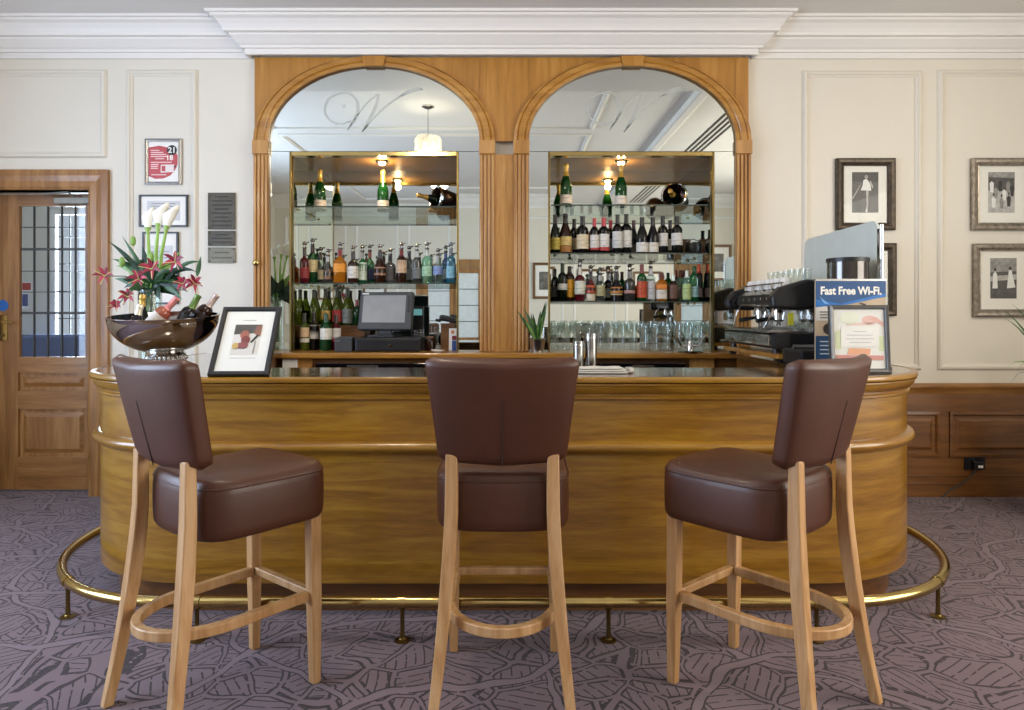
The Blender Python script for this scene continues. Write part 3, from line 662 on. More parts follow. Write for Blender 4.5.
# ================================================================== LAMPS IN THE ROOM, SOME ADDED FOR FILL
CRYS = glassy('crystal', '#fffdf6', 0.2, body=0.45, bodycol='#fffaf0')
BULB = pm('lamp_bulb', '#fff6e4', 0.3, emit='#fff0d4', estr=14)
def pendant(label, x, y, z, power, col=(1, .87, .7)):
    t = thing('crystal_pendant', label, 'lamp', (x, y, ZM))
    G().lathe([(.07, 0), (.07, -.012), (.03, -.03), (.008, -.034)], 20).obj('ceiling_rose', CHROME, t, smooth=True)
    G().tube([(0, 0, -.03), (0, 0, z-ZM+.17)], .006, 8).obj('stem', CHROME, t, smooth=True)
    sh = G().lathe([(.03, z-ZM+.18), (.13, z-ZM+.16), (.15, z-ZM+.13), (.15, z-ZM), (.143, z-ZM), (.143, z-ZM+.13), (.12, z-ZM+.155)], 28, caps=False).obj('crystal_shade', CRYS, t, smooth=True)
    for k in range(18):
        a = 2*math.pi*k/18; G().sphere((.147*math.cos(a), .147*math.sin(a), z-ZM-.012), .013, 6, 5, (1,1,1.3)).obj('crystal_drop', CRYS, sh, smooth=True)
    for k in range(3):
        a = 2*math.pi*k/3; G().sphere((.06*math.cos(a), .06*math.sin(a), z-ZM+.07), .022, 10, 8).obj('bulb', BULB, t, smooth=True)
    l = bpy.data.lights.new('pendant_light', 'POINT'); l.energy = power; l.color = col; l.shadow_soft_size = .13
    o = bpy.data.objects.new('pendant_light', l); COL.objects.link(o); o.parent = t; o.location = (0, 0, z-ZM-.08)
pendant('crystal drum pendant over the bar, reflected in the left arched mirror', -.92, 2.45, 3.1, 55)
pendant('added fill pendant, unseen, on the left side of the room by the windows', -3.3, 1.0, 2.9, 30)  # added lamp for fill light, placed out of sight of the mirrors
pendant('added fill pendant, unseen, on the right side of the room near the windows', 3.9, .6, 2.9, 30)  # another added fill lamp, unseen directly and in the mirrors
pendant('crystal drum pendant in front of the wall with the sports pictures', 3.3, 2.3, 2.9, 55)

# ================================================================== DOOR AND PICTURES ON THE WALL BEHIND
def ybox(g, x0, x1, d0, d1, z0, z1): return g.box(x0, x1, YF+d0, YF+d1, z0, z1)
g = G(); ybox(g, -2.02, -1.87, 0, .05, 0, 2.36); ybox(g, -.55, -.4, 0, .05, 0, 2.36); ybox(g, -1.87, -.55, 0, .05, 2.22, 2.36)
d2 = struct(g.obj('door_2', DOORW))
for a, b_ in ((-1.87, -1.215), (-1.205, -.55)):
    g = G(); ybox(g, a, a+.1, .01, .045, .01, 2.21); ybox(g, b_-.1, b_, .01, .045, .01, 2.21); ybox(g, a+.1, b_-.1, .01, .045, 2.1, 2.21); ybox(g, a+.1, b_-.1, .01, .045, .01, .85)
    lf = g.obj('door_leaf', DOORW, d2, world=True)
    for j in range(4):
        z0 = .85+.3125*j; ybox(G(), a+.1, b_-.1, .02, .028, z0+.006, z0+.3065).obj('pane', pm('bright_pane', '#dfe6e8', 0.2), lf, world=True)
    for j in range(1, 4): ybox(G(), a+.1, b_-.1, .012, .04, .85+.3125*j-.006, .85+.3125*j+.006).obj('glazing_bar', LEAD, lf, world=True)
for i, (x, z, w_, h_) in enumerate(((-2.9, 1.7, .5, .7), (.65, 1.65, .5, .7), (1.75, 1.65, .75, .6), (2.85, 1.6, .6, .6), (3.95, 2.0, .6, .7))):
    t = thing('framed_picture', 'brown framed picture on the wall behind the camera, %s' % ('far left of the door', 'just right of the door', 'second right of the door', 'third right of the door', 'rightmost')[i], 'picture', (x, YF, z))
    G().frame(-w_/2, w_/2, -h_/2+.3, h_/2+.3, 0, 0, 0, [(0, 0), (0, .03), (.05, .022), (.05, 0)]).obj('frame', pm('brown_frame', '#6b4c30', 0.4), t)
    G().box(-w_/2+.05, w_/2-.05, .002, .008, -h_/2+.35, h_/2+.25).obj('mount', WHITE, t); G().box(-w_/4, w_/4, .008, .01, -h_/4+.3, h_/4+.3).obj('print', pm('grey_print', '#6d6a66', 0.5, var=.5, scale=9), t)

# ================================================================== PICTURES AND NOTICES
def flat(pts, y0, y1=None):
    return G().extr(pts, y0, y1 if y1 is not None else y0+.0008)
def disc(cx, cz, rx, rz, n=20): return [(cx+rx*math.cos(2*math.pi*i/n), cz+rz*math.sin(2*math.pi*i/n)) for i in range(n)]
SILVERF = pm('antique_silver', '#958c80', 0.3, 0.8, var=0.35, scale=30, bump=.2, bscale=90)
DARKF = pm('dark_antique_frame', '#4c4338', 0.36, 0.55, var=0.4, scale=30, bump=.2, bscale=90)
BLKF = pm('black_frame', '#1b1a1a', 0.35)
PG = [pm('photo_grey_%d' % i, c, 0.4, var=v, scale=40) for i, (c, v) in enumerate((('#4d4a48', .35), ('#8d8a87', .35), ('#e6e4e0', .05), ('#2b2927', .3), ('#b5b1ac', .2)))]
def sports_picture(label, px0, px1, py0, py1, fmat, kind):
    x0, x1, z0, z1 = wx(px0, 4.97), wx(px1, 4.97), wz(py1, 4.97), wz(py0, 4.97); cx, cz = (x0+x1)/2, (z0+z1)/2
    t = thing('framed_photograph', label, 'picture', (cx, YW-.001, cz), group='framed sports photographs')
    hw, hh = (x1-x0)/2, (z1-z0)/2
    G().frame(-hw, hw, -hh, hh, 0, 0, 0, [(0, 0), (0, -.028), (.012, -.034), (.03, -.03), (.048, -.018), (.055, -.02), (.055, 0)]).obj('frame', fmat, t)
    G().box(-hw+.05, hw-.05, -.01, -.002, -hh+.05, hh-.05).obj('mount', pm('cream_mount', '#eeeae0', 0.6, var=.01), t)
    pw, ph = .096, .148; zc = .015
    def pc(px, pz): return (px*pw, zc + pz*ph)
    def part(nm, poly, m, k): flat([pc(*p) for p in poly], -.0105-.0006*k, -.0098-.0006*k).obj(nm, m, pr)
    pr = G().extr([pc(-1,-1), pc(1,-1), pc(1,1), pc(-1,1)], -.0112, -.0098).obj('photo_print', PG[0], t)
    if kind == 0:
        part('dark_backdrop', [(-1,.55),(1,.5),(1,1),(-1,1)], PG[3], 2); part('pale_court_line', [(-1,-.3),(-.4,.35),(-.36,.35),(-.94,-.34)], PG[4], 3)
        part('player_dress', [(-.35,.1),(.45,.08),(.4,.35),(.2,.6),(.05,.66),(-.15,.6),(-.2,.35)], PG[2], 4); part('player_legs', [(.05,.1),(.25,.08),(.2,-.55),(.15,-.9),(.03,-.9),(.1,-.5)], PG[4], 4); part('player_head', disc(.08,.76,.13,.1), PG[1], 4); part('player_arm', [(.3,.5),(.55,.2),(.62,.24),(.4,.58)], PG[4], 5); part('player_shoe', disc(.08,-.9,.1,.07), PG[2], 5)
    elif kind == 1:
        part('pale_ground', [(-1,-1),(1,-1),(1,.1),(-1,.1)], PG[4], 2)
        for i, (a, b_) in enumerate(((-.75,.3),(-.45,.0),(-.1,.35),(.2,-.1),(.5,.3),(.8,.1),(-.6,-.45),(0,-.5),(.55,-.4))):
            part('player', [(a-.12,b_-.3),(a+.12,b_-.3),(a+.16,b_+.15),(a,b_+.25),(a-.16,b_+.15)], PG[(2,1,3)[i % 3]], 3); part('player_head', disc(a,b_+.34,.08,.08), PG[0], 4)
        part('dark_trees', [(-1,.75),(1,.7),(1,1),(-1,1)], PG[1], 3)
    else:
        part('hedge', [(-1,.3),(1,.35),(1,1),(-1,1)], PG[1], 2); part('net', [(-1,-.15),(1,-.05),(1,.2),(-1,.1)], PG[4], 3)
        part('player_in_white', [(.25,-.5),(.9,-.45),(.7,.1),(.6,.4),(.4,.4),(.35,.1)], PG[2], 4); part('player_head', disc(.5,.5,.1,.09), PG[3], 4)
        part('second_player', [(-.85,-.5),(-.45,-.5),(-.5,.2),(-.65,.35),(-.8,.2)], PG[2], 4); part('second_head', disc(-.65,.44,.09,.08), PG[3], 5)
    G().box(-hw+.055, hw-.055, -.0165, -.015, -hh+.055, hh-.055).obj('glazing', PGLASS, t)
sports_picture('dark framed black and white photograph of a tennis player, above the frosted screen', 837, 896, 158, 230, DARKF, 0)
sports_picture('dark framed photograph mostly hidden behind the frosted screen, lower left of four', 838, 897, 243, 316, DARKF, 2)
sports_picture('silver framed photograph of a group of players, upper right of four', 972.5, 1034, 158, 230, SILVERF, 1)
sports_picture('silver framed photograph of two players in white at a net, lower right of four', 974.5, 1036, 243.5, 317, SILVERF, 2)
# poster
REDP = pm('poster_red', '#b8474c', 0.45, var=.05)
t = thing('age_poster', 'red and white age check poster in a silver snap frame', 'poster', (wx(164, YW), YW-.001, wz(162, YW)))
hw, hh = 18.3*YW/FPX, 23*YW/FPX
G().frame(-hw, hw, -hh, hh, 0, 0, 0, [(0, 0), (0, -.012), (.012, -.017), (.022, -.012), (.024, 0)]).obj('snap_frame', STEEL, t)
pp = G().box(-hw+.02, hw-.02, -.006, -.001, -hh+.02, hh-.02).obj('poster_sheet', WHITE, t)
a_ = hw-.026
flat([(-a_, -.105), (-.06, -.125), (0, -.122), (.05, -.1), (.085, -.06), (a_-.006, -.02), (a_-.004, .045), (.08, .085), (.03, .105), (-.03, .118), (-a_, .105)], -.0075, -.006).obj('red_panel', REDP, pp)
flat(disc(.062, .085, .037, .037, 24), -.0085, -.0075).obj('black_roundel', BLACK, pp)
text('poster_number', '21', .058, WHITE, pp, .063, -.0092, .066, .0012, 'CENTER'); text('poster_number', '18', .052, WHITE, pp, .045, -.0082, .012, .0012, 'CENTER')
for i, (zz, x0, x1) in enumerate(((.083,-.092,-.03),(.068,-.092,.0),(.053,-.092,.02),(.038,-.092,.03),(.022,-.06,.005),(-.004,-.092,.06),(-.02,-.092,-.035),(-.034,-.092,-.04),(-.048,-.092,-.04),(-.095,-.09,.02))):
    flat([(x0,zz-.0035),(x1,zz-.0035),(x1,zz+.0035),(x0,zz+.0035)], -.0082, -.0075).obj('text_line', pm('poster_pale', '#e9c9c8', .5), pp)
flat([(-.02,-.08),(.075,-.075),(.078,-.02),(-.018,-.022)], -.0086, -.0075).obj('id_card', pm('card_pale', '#e3d8d4', .5), pp); flat([(-.012,-.07),(.015,-.07),(.015,-.03),(-.012,-.03)], -.0092, -.0086).obj('id_photo', REDP, pp)
flat([(.075,-.04),(.098,-.04),(.09,-.03),(.08,-.03)], -.008, -.006).obj('print_mark', BLACK, pp)
# two thin black frames
def doc_frame(label, px0, px1, py0, py1, cat='picture'):
    x0, x1, z0, z1 = wx(px0, YW), wx(px1, YW), wz(py1, YW), wz(py0, YW); hw, hh = (x1-x0)/2, (z1-z0)/2
    t = thing('framed_certificate', label, cat, ((x0+x1)/2, YW-.001, (z0+z1)/2))
    G().frame(-hw, hw, -hh, hh, .012, -.018, 0).obj('frame', BLKF, t); sh = G().box(-hw+.01, hw-.01, -.008, -.001, -hh+.01, hh-.01).obj('certificate', WHITE, t)
    flat([(-hw*.68,-hh*.6),(hw*.68,-hh*.6),(hw*.68,hh*.62),(-hw*.68,hh*.62)], -.0095, -.008).obj('printed_area', pm('print_grey', '#c9c9cc', .5), sh)
    for k in range(6): flat([(-hw*.5,hh*(.45-.17*k)-.003),(hw*(.5-.1*(k % 3)),hh*(.45-.17*k)-.003),(hw*(.5-.1*(k % 3)),hh*(.45-.17*k)+.003),(-hw*.5,hh*(.45-.17*k)+.003)], -.0105, -.0095).obj('text_line', PG[1], sh)
doc_frame('landscape certificate in a thin black frame below the red poster', 140, 188.5, 195, 227)
doc_frame('upright document in a thin black frame, partly behind the flowers', 143.5, 179, 232, 304)
# bronze plaques
PLQ = pm('bronze_plaque', '#4d483c', 0.5, 0.25, var=.2, scale=18); PLQD = pm('bronze_letters', '#27231c', 0.5, 0.2); PLQL = pm('pale_plaque', '#6b6656', 0.4, 0.4, var=.15)
for (py0, py1, m_, lb, n) in ((193, 229.5, PLQ, 'tall bronze plaque with raised lines, top of three', 8), (231, 246, PLQ, 'small bronze plaque, middle of three', 3), (247.5, 263, PLQL, 'small worn bronze plaque, lowest of three', 2)):
    x0, x1, z0, z1 = wx(208.7, YW), wx(235.7, YW), wz(py1, YW), wz(py0, YW); hw, hh = (x1-x0)/2, (z1-z0)/2
    t = thing('wall_plaque', lb + ', beside the left arch', 'plaque', ((x0+x1)/2, YW-.001, (z0+z1)/2))
    G().box(-hw, hw, -.01, 0, -hh, hh).obj('plate', m_, t, bevel=.002); G().frame(-hw, hw, -hh, hh, .007, -.013, -.01).obj('raised_rim', m_, t)
    for k in range(n):
        z = hh - 2*hh*(k+1)/(n+1); ww = hw*(.5 if k in (0, 3, 5) else .75)
        G().box(-ww, ww, -.0125, -.01, z-.0045, z+.0045).obj('lettering_line', PLQD if n > 2 else PLQ, t)
    for sx in (-1, 1):
        for sz in (-1, 1): G().sphere((sx*(hw-.013), -.012, sz*(hh-.013)), .005, 6, 4).obj('screw', BRASSD, t)

# ================================================================== BOTTLES
def V(name, col, rough=.12, **k): return pm(name, col, rough, coat=.0, spec=.35, **k)
GL = {'green': glassy('bottle_green', '#2f8a3a', .04, body=.4, bodycol='#1d5a2a'), 'dgreen': glassy('bottle_dark_green', '#1c3a1e', .04, body=.6, bodycol='#0c1a0d'),
      'olive': glassy('bottle_olive', '#9aa52c', .04, body=.35, bodycol='#6f7d1e'), 'black': V('bottle_black', '#0d0c0d'), 'red': V('bottle_red', '#4c0f16'), 'amber': glassy('bottle_amber', '#d98a1e', .04, body=.5, bodycol='#c77a18'),
      'brown': V('bottle_brown', '#2c170d'), 'clear': glassy('bottle_clear', '#e9f3ee', .06, body=.06, bodycol='#cfd8d4'), 'blue': glassy('bottle_blue', '#2f6fb0', .08, body=.35, bodycol='#2a5f9e'), 'teal': glassy('bottle_teal', '#5fb6c9', .08, body=.35, bodycol='#3f98b4'),
      'emerald': glassy('bottle_emerald', '#15a04e', .08, body=.5, bodycol='#0d7a3a'), 'mint': glassy('bottle_mint', '#b9e4cb', .06, body=.2, bodycol='#9fcfb2'), 'smoke': glassy('bottle_smoke', '#9a9a98', .06, body=.35, bodycol='#55534f'), 'rose': glassy('bottle_rose', '#d98a6a', .08, body=.5, bodycol='#c86a4a')}
LC = {}
def labmat(c):
    if c not in LC:
        m, nt, b, N, L = nodes('label_' + c.strip('#')); tc = N('ShaderNodeTexCoord'); mp = N('ShaderNodeMapping'); mp.inputs['Scale'].default_value = (6, 6, 46); L(tc.outputs['Object'], mp.inputs['Vector'])
        n1 = N('ShaderNodeTexNoise'); n1.inputs['Scale'].default_value = 3; n1.inputs['Detail'].default_value = 2; L(mp.outputs['Vector'], n1.inputs['Vector'])
        rp = N('ShaderNodeValToRGB'); k = lin(c); rp.color_ramp.elements[0].position = .34; rp.color_ramp.elements[0].color = tuple(v*.5 for v in k[:3]) + (1,); rp.color_ramp.elements[1].position = .46; rp.color_ramp.elements[1].color = k
        L(n1.outputs['Fac'], rp.inputs['Fac']); L(rp.outputs['Color'], b.inputs['Base Color']); b.inputs['Roughness'].default_value = .55; LC[c] = m
    return LC[c]
PROF = {'wine': [(.0,.0),(.93,.0),(1,.015),(1,.60),(.96,.65),(.8,.70),(.52,.735),(.4,.76),(.38,.96),(.43,.962),(.43,.99),(.3,1.0)],
        'burg': [(.0,.0),(.93,.0),(1,.015),(1,.46),(.94,.52),(.78,.60),(.58,.68),(.44,.75),(.38,.82),(.37,.96),(.42,.962),(.42,.99),(.3,1.0)],
        'champ': [(.0,.0),(.92,.0),(1,.02),(1,.44),(.95,.50),(.8,.58),(.6,.66),(.43,.74),(.36,.82),(.35,.9),(.42,.915),(.4,.96),(.36,.99),(.2,1.0)],
        'spirit': [(.0,.0),(.93,.0),(1,.02),(1,.60),(.95,.66),(.7,.71),(.42,.745),(.36,.78),(.36,.98),(.25,1.0)],
        'tall': [(.0,.0),(.93,.0),(1,.02),(1,.66),(.92,.72),(.6,.78),(.4,.82),(.37,.86),(.36,.98),(.25,1.0)],
        'onion': [(.0,.0),(.8,.0),(.9,.02),(1,.3),(1,.42),(.86,.55),(.6,.65),(.44,.73),(.38,.8),(.38,.98),(.25,1.0)]}
CAPM = {}
def capmat(c):
    if c not in CAPM: CAPM[c] = pm('capsule_' + c.strip('#'), c, .3, .35, coat=.3)
    return CAPM[c]
def prof_r(prof, v):
    for (r0, v0), (r1, v1) in zip(prof, prof[1:]):
        if v0 <= v <= v1 and v1 > v0: return r0 + (r1-r0)*(v-v0)/(v1-v0)
    return prof[-1][0]
def bottle(label, loc, h, r, kind, glass, cap, lab=None, lr=(.14, .46), lab2=None, pour=False, group=None, rot=(0,0,0), cr=.76, n=18, sq=0):
    t = thing('bottle', label, 'bottle', loc, rot, group); P = PROF[kind]
    def ring(rr, z):
        out = []
        for i in range(n):
            a = 2*math.pi*i/n; c_, s_ = math.cos(a), math.sin(a)
            if sq: e = .5; c_ = math.copysign(abs(c_)**e, c_); s_ = math.copysign(abs(s_)**e, s_)
            out.append((rr*c_, rr*s_, z))
        return out
    def rings(vals, grow=0.0):
        return [ring(max(.0005, prof_r(P, v)*r + grow) if v > 0 else .0005, v*h) for v in vals]
    vs = [v for _, v in P]
    G().loft([ring(max(.0005, rr*r), v*h) for rr, v in P]).obj('glass_body', GL[glass], t, smooth=True)
    cv = sorted({cr, *[v for v in vs if v > cr], 1.0})
    rr = [ring(max(.0005, prof_r(P, v)*r+.0012), v*h) for v in cv]; rr.append(ring(.0005, h+.0012))
    G().loft(rr).obj('capsule', capmat(cap), t, smooth=True)
    def sleeve(nm, v0, v1, col, g_):
        k = 11; A = [R(-90-105 + 210*i/(k-1)) for i in range(k)]
        def pt(a, v, o):
            c_, s_ = math.cos(a), math.sin(a)
            if sq: e = .5; c_ = math.copysign(abs(c_)**e, c_); s_ = math.copysign(abs(s_)**e, s_)
            return ((prof_r(P, v)*r+o)*c_, (prof_r(P, v)*r+o)*s_, v*h)
        rs = [[pt(a, v0, g_), pt(a, v1, g_), pt(a, v1, g_-.0006), pt(a, v0, g_-.0006)] for a in A] if True else None
        rs = [[pt(a, v0, g_-.0007), pt(a, v0, g_), pt(a, v1, g_), pt(a, v1, g_-.0007)] for a in A]
        G().loft(rs).obj(nm, labmat(col), t, smooth=True)
    if lab: sleeve('label', lr[0], lr[1], lab, .0012)
    if lab2: sleeve('lower_label', lab2[1], lab2[2], lab2[0], .0014)
    if pour:
        z = h; q = G().lathe([(.014, z-.002), (.017, z+.01), (.01, z+.016), (.009, z+.026), (.017, z+.034), (.018, z+.044), (.01, z+.054), (.001, z+.056)], 10).obj('pourer', CHROME, t, smooth=True)
        G().tube([(0, 0, z+.03), (.012, 0, z+.046), (.032, 0, z+.052)], .006, 6).obj('spout', CHROME, q, smooth=True)
    return t
ORD = ['first', 'second', 'third', 'fourth', 'fifth', 'sixth', 'seventh', 'eighth', 'ninth', 'tenth', 'eleventh', 'twelfth', 'thirteenth', 'fourteenth', 'fifteenth', 'sixteenth', 'seventeenth', 'eighteenth', 'nineteenth', 'twentieth']
def row(items, z, where, group, src=(0, 1), lo=0, hi=1):
    prev = None
    for i, it in enumerate(sorted(items, key=lambda q: q['px'])):
        Y = it.get('Y', 5.1); px = lo + (it['px']-src[0])*(hi-lo)/(src[1]-src[0]); k = {a: b_ for a, b_ in it.items() if a not in ('px', 'Y', 'd')}
        while prev and math.hypot(wx(px, Y)-prev[0], Y-prev[1]) < it['r']+prev[2]+.001: Y += .004
        prev2 = prev; prev = (wx(px, Y), Y, it['r'])
        bottle('%s, %s from left%s' % (it['d'], ORD[i], where), (wx(px, Y), Y, z), group=group, **k)
B = dict
# left cabinet, spirits with pourers
sp = [B(px=299.5,d='dark red bottle with red label',h=.255,r=.034,kind='spirit',glass='red',cap='#3a3534',lab='#8e2b2b'),
 B(px=308,d='green bottle with cream label',h=.285,r=.037,kind='tall',glass='green',cap='#3a2626',lab='#cdbb8c',lr=(.3,.62)),
 B(px=316.5,d='squat clear bottle with cream label',h=.225,r=.032,kind='spirit',glass='clear',cap='#46423c',lab='#d8cda2',Y=5.2),
 B(px=324,d='brown bottle with silver stopper',h=.2,r=.034,kind='onion',glass='smoke',cap='#8d8a86',lab='#7a5536'),
 B(px=336.5,d='square amber whisky bottle',h=.25,r=.044,kind='spirit',glass='amber',cap='#7a2b28',lab='#e2942a',lr=(.32,.58),sq=1),
 B(px=350,d='dark bottle with white label',h=.225,r=.039,kind='spirit',glass='brown',cap='#1d1a19',lab='#d9d5cc',lr=(.16,.55)),
 B(px=359.8,d='green bottle with tall white label',h=.235,r=.034,kind='spirit',glass='emerald',cap='#8a8a86',lab='#cfd8c9',lr=(.1,.66)),
 B(px=367.5,d='emerald bottle at the back',h=.25,r=.034,kind='spirit',glass='emerald',cap='#7c3d33',lab='#3a3f6e',Y=5.27),
 B(px=378,d='dark cream liqueur bottle with oval label',h=.235,r=.043,kind='onion',glass='brown',cap='#23201f',lab='#b78a6c',lr=(.25,.5)),
 B(px=388.8,d='square black label whiskey bottle',h=.21,r=.038,kind='spirit',glass='smoke',cap='#191717',lab='#4a4644',lr=(.1,.56),sq=1),
 B(px=400.5,d='bourbon bottle with tan label',h=.25,r=.038,kind='tall',glass='brown',cap='#6e2422',lab='#c9a98a',lr=(.3,.68)),
 B(px=408.5,d='grey labelled bottle at the back',h=.24,r=.034,kind='tall',glass='smoke',cap='#23262a',lab='#9a9c9c',Y=5.27),
 B(px=416.5,d='smoky clear bottle',h=.24,r=.034,kind='tall',glass='smoke',cap='#b9bbbb',lab='#6d6f70'),
 B(px=427,d='pale green gin bottle',h=.25,r=.038,kind='tall',glass='mint',cap='#b4bdb6',lab='#9fc7a4',lr=(.2,.5)),
 B(px=438.5,d='clear vodka bottle with blue print',h=.205,r=.038,kind='spirit',glass='clear',cap='#8d8c88',lab='#7f93c4',lr=(.3,.62)),
 B(px=446.5,d='blue bottle with white label',h=.24,r=.03,kind='tall',glass='blue',cap='#3c4f86',lab='#b9c8dd',Y=5.24),
 B(px=452,d='pale blue gin bottle',h=.25,r=.033,kind='tall',glass='teal',cap='#5c6170',lab='#8cc3d6',lr=(.15,.5),sq=1)]
for q in sp: q['pour'] = True; q['cr'] = .8
row(sp, 1.561, ' of left spirit shelf', 'spirit bottles with pourers', (299.5, 452), 304.5, 451)
# champagne on the top shelves
for px, Y, z, lb in ((320, 5.3, 2.126, 'gold topped champagne bottle at left of the left top shelf'), (383, 5.32, 2.126, 'gold topped champagne bottle in the middle of the left top shelf'), (566, 5.14, 2.138, 'gold topped champagne bottle at left of the right top shelf'), (621, 5.18, 2.138, 'gold topped champagne bottle in the middle of the right top shelf')):
    bottle(lb, (wx(px, Y), Y, z), .325, .045, 'champ', 'green', '#c9a24a', '#e6d9c8', (.06, .26), group='champagne bottles on the top shelves', cr=.7)
# red wine on the right middle shelf
rw = [B(px=554,d='burgundy bottle with yellow label',h=.29,r=.037,kind='burg',glass='dgreen',cap='#1e1a18',lab='#b7a443',lr=(.1,.4)),
 B(px=564.5,d='wide dark bottle with gold label',h=.305,r=.048,kind='champ',glass='brown',cap='#2a2522',lab='#d8bf7a',lr=(.2,.42),lab2=('#a9743c',.04,.19)),
 B(px=573.5,d='dark bottle with cream label',h=.275,r=.036,kind='wine',glass='black',cap='#191615',lab='#cdbb98',Y=5.22),
 B(px=582,d='dark bottle with broad cream label',h=.28,r=.044,kind='wine',glass='black',cap='#191615',lab='#d8c9a8',lr=(.12,.5)),
 B(px=594,d='slim bottle with red capsule and pale label',h=.265,r=.033,kind='wine',glass='black',cap='#9c2430',lab='#d4d0ca',lr=(.16,.52),lab2=('#b03a38',.1,.155)),
 B(px=603.5,d='bottle with red capsule and red edged label',h=.272,r=.042,kind='wine',glass='black',cap='#a02634',lab='#d9d6d2',lr=(.18,.54),lab2=('#b23a38',.08,.175)),
 B(px=610.5,d='red topped bottle set back',h=.27,r=.034,kind='wine',glass='black',cap='#9c2430',lab='#cfccc6',Y=5.25),
 B(px=617.5,d='tall bottle with silver white label',h=.292,r=.037,kind='wine',glass='black',cap='#1c1b1d',lab='#c9c8c4',lr=(.14,.56)),
 B(px=626.5,d='tall bottle with white label',h=.3,r=.041,kind='wine',glass='black',cap='#1c1b1d',lab='#d6d5cf',lr=(.16,.58)),
 B(px=634,d='narrow dark bottle set back',h=.275,r=.034,kind='burg',glass='black',cap='#3a1a1c',lab='#8f8a82',Y=5.3,lr=(.06,.3)),
 B(px=642.5,d='sloping bottle with low white label',h=.272,r=.042,kind='burg',glass='black',cap='#181516',lab='#dedad2',lr=(.04,.3)),
 B(px=653.5,d='sloping bottle with low ivory label',h=.272,r=.041,kind='burg',glass='black',cap='#181516',lab='#d9d4c8',lr=(.04,.3)),
 B(px=663.5,d='dark bottle with high pale label',h=.285,r=.039,kind='wine',glass='black',cap='#17161a',lab='#cfcbc6',lr=(.2,.54)),
 B(px=671,d='half hidden dark bottle with grey label',h=.27,r=.034,kind='wine',glass='black',cap='#17161a',lab='#b9b5ae',Y=5.26),
 B(px=678,d='dark bottle with square white label',h=.28,r=.04,kind='wine',glass='black',cap='#17161a',lab='#d4d1cb',lr=(.22,.54))]
row(rw, 1.781, ' of right wine shelf', 'red wine bottles on the middle shelf', (554, 678), 555, 677)
# liqueurs on the right lower shelf
lq = [B(px=553.5,d='dark bottle with black cap',h=.25,r=.03,kind='spirit',glass='dgreen',cap='#141414',lab='#5d5c58',Y=5.2),
 B(px=561.5,d='dark green bottle with small white label',h=.285,r=.036,kind='wine',glass='dgreen',cap='#17301d',lab='#cfd2cc',lr=(.3,.46)),
 B(px=569,d='brown bottle with yellow label',h=.265,r=.039,kind='tall',glass='brown',cap='#1c1613',lab='#dca126',lr=(.12,.62)),
 B(px=580,d='red bottle with white label and silver cap',h=.26,r=.039,kind='spirit',glass='red',cap='#c9c5bd',lab='#d9dccb',lr=(.2,.58),pour=True),
 B(px=591.5,d='orange red liqueur bottle',h=.215,r=.036,kind='onion',glass='red',cap='#2a2322',lab='#c9572c',lr=(.3,.55),lab2=('#d6cdb4',.02,.26),pour=True),
 B(px=601.5,d='clear bottle with olive label',h=.2,r=.038,kind='spirit',glass='clear',cap='#8d8c86',lab='#a8a57c',lr=(.2,.6),pour=True),
 B(px=610,d='dark bottle with grey label set back',h=.22,r=.032,kind='spirit',glass='black',cap='#9a9a98',lab='#9b9a98',Y=5.26,pour=True),
 B(px=619,d='black bottle with orange emblem label',h=.21,r=.045,kind='onion',glass='black',cap='#191818',lab='#d08a3c',lr=(.3,.5),lab2=('#cbb487',.22,.27),pour=True),
 B(px=633,d='smoky bottle with pink label',h=.225,r=.042,kind='spirit',glass='smoke',cap='#6f6e6c',lab='#b98d86',lr=(.26,.36),pour=True),
 B(px=646,d='green bottle with red label and brown cap',h=.275,r=.036,kind='wine',glass='green',cap='#6b2a22',lab='#c2512f',lr=(.1,.54)),
 B(px=655.5,d='clear bottle with tall grey label',h=.25,r=.036,kind='tall',glass='clear',cap='#b5b6b8',lab='#c6c8c9',lr=(.06,.6),pour=True),
 B(px=667,d='square amber bottle with orange and white label',h=.215,r=.038,kind='spirit',glass='amber',cap='#5a2416',lab='#e48b3a',lr=(.42,.58),lab2=('#e0d8cb',.08,.4),sq=1),
 B(px=679.5,d='brown bottle with dark label',h=.2,r=.034,kind='spirit',glass='brown',cap='#cfe0d6',lab='#6a4a3c',lr=(.1,.6)),
 B(px=687.5,d='smoky mint bottle set back',h=.24,r=.034,kind='tall',glass='mint',cap='#5c2a22',lab='#a49da8',Y=5.25),
 B(px=694,d='pale mint bottle with yellow green label',h=.23,r=.032,kind='tall',glass='mint',cap='#dfe7e0',lab='#b9cf8a',lr=(.06,.56)),
 B(px=702,d='emerald bottle with pale blue label',h=.265,r=.036,kind='tall',glass='emerald',cap='#14502c',lab='#9fc3c4',lr=(.12,.42)),
 B(px=707,d='dark bottle with pink label and red cap',h=.285,r=.028,kind='tall',glass='black',cap='#d0492e',lab='#cdb3b4',lr=(.12,.36),Y=5.2)]
row(lq, 1.425, ' of right lower shelf', 'liqueur bottles on the lower shelf', (553.5, 707), 555, 699)
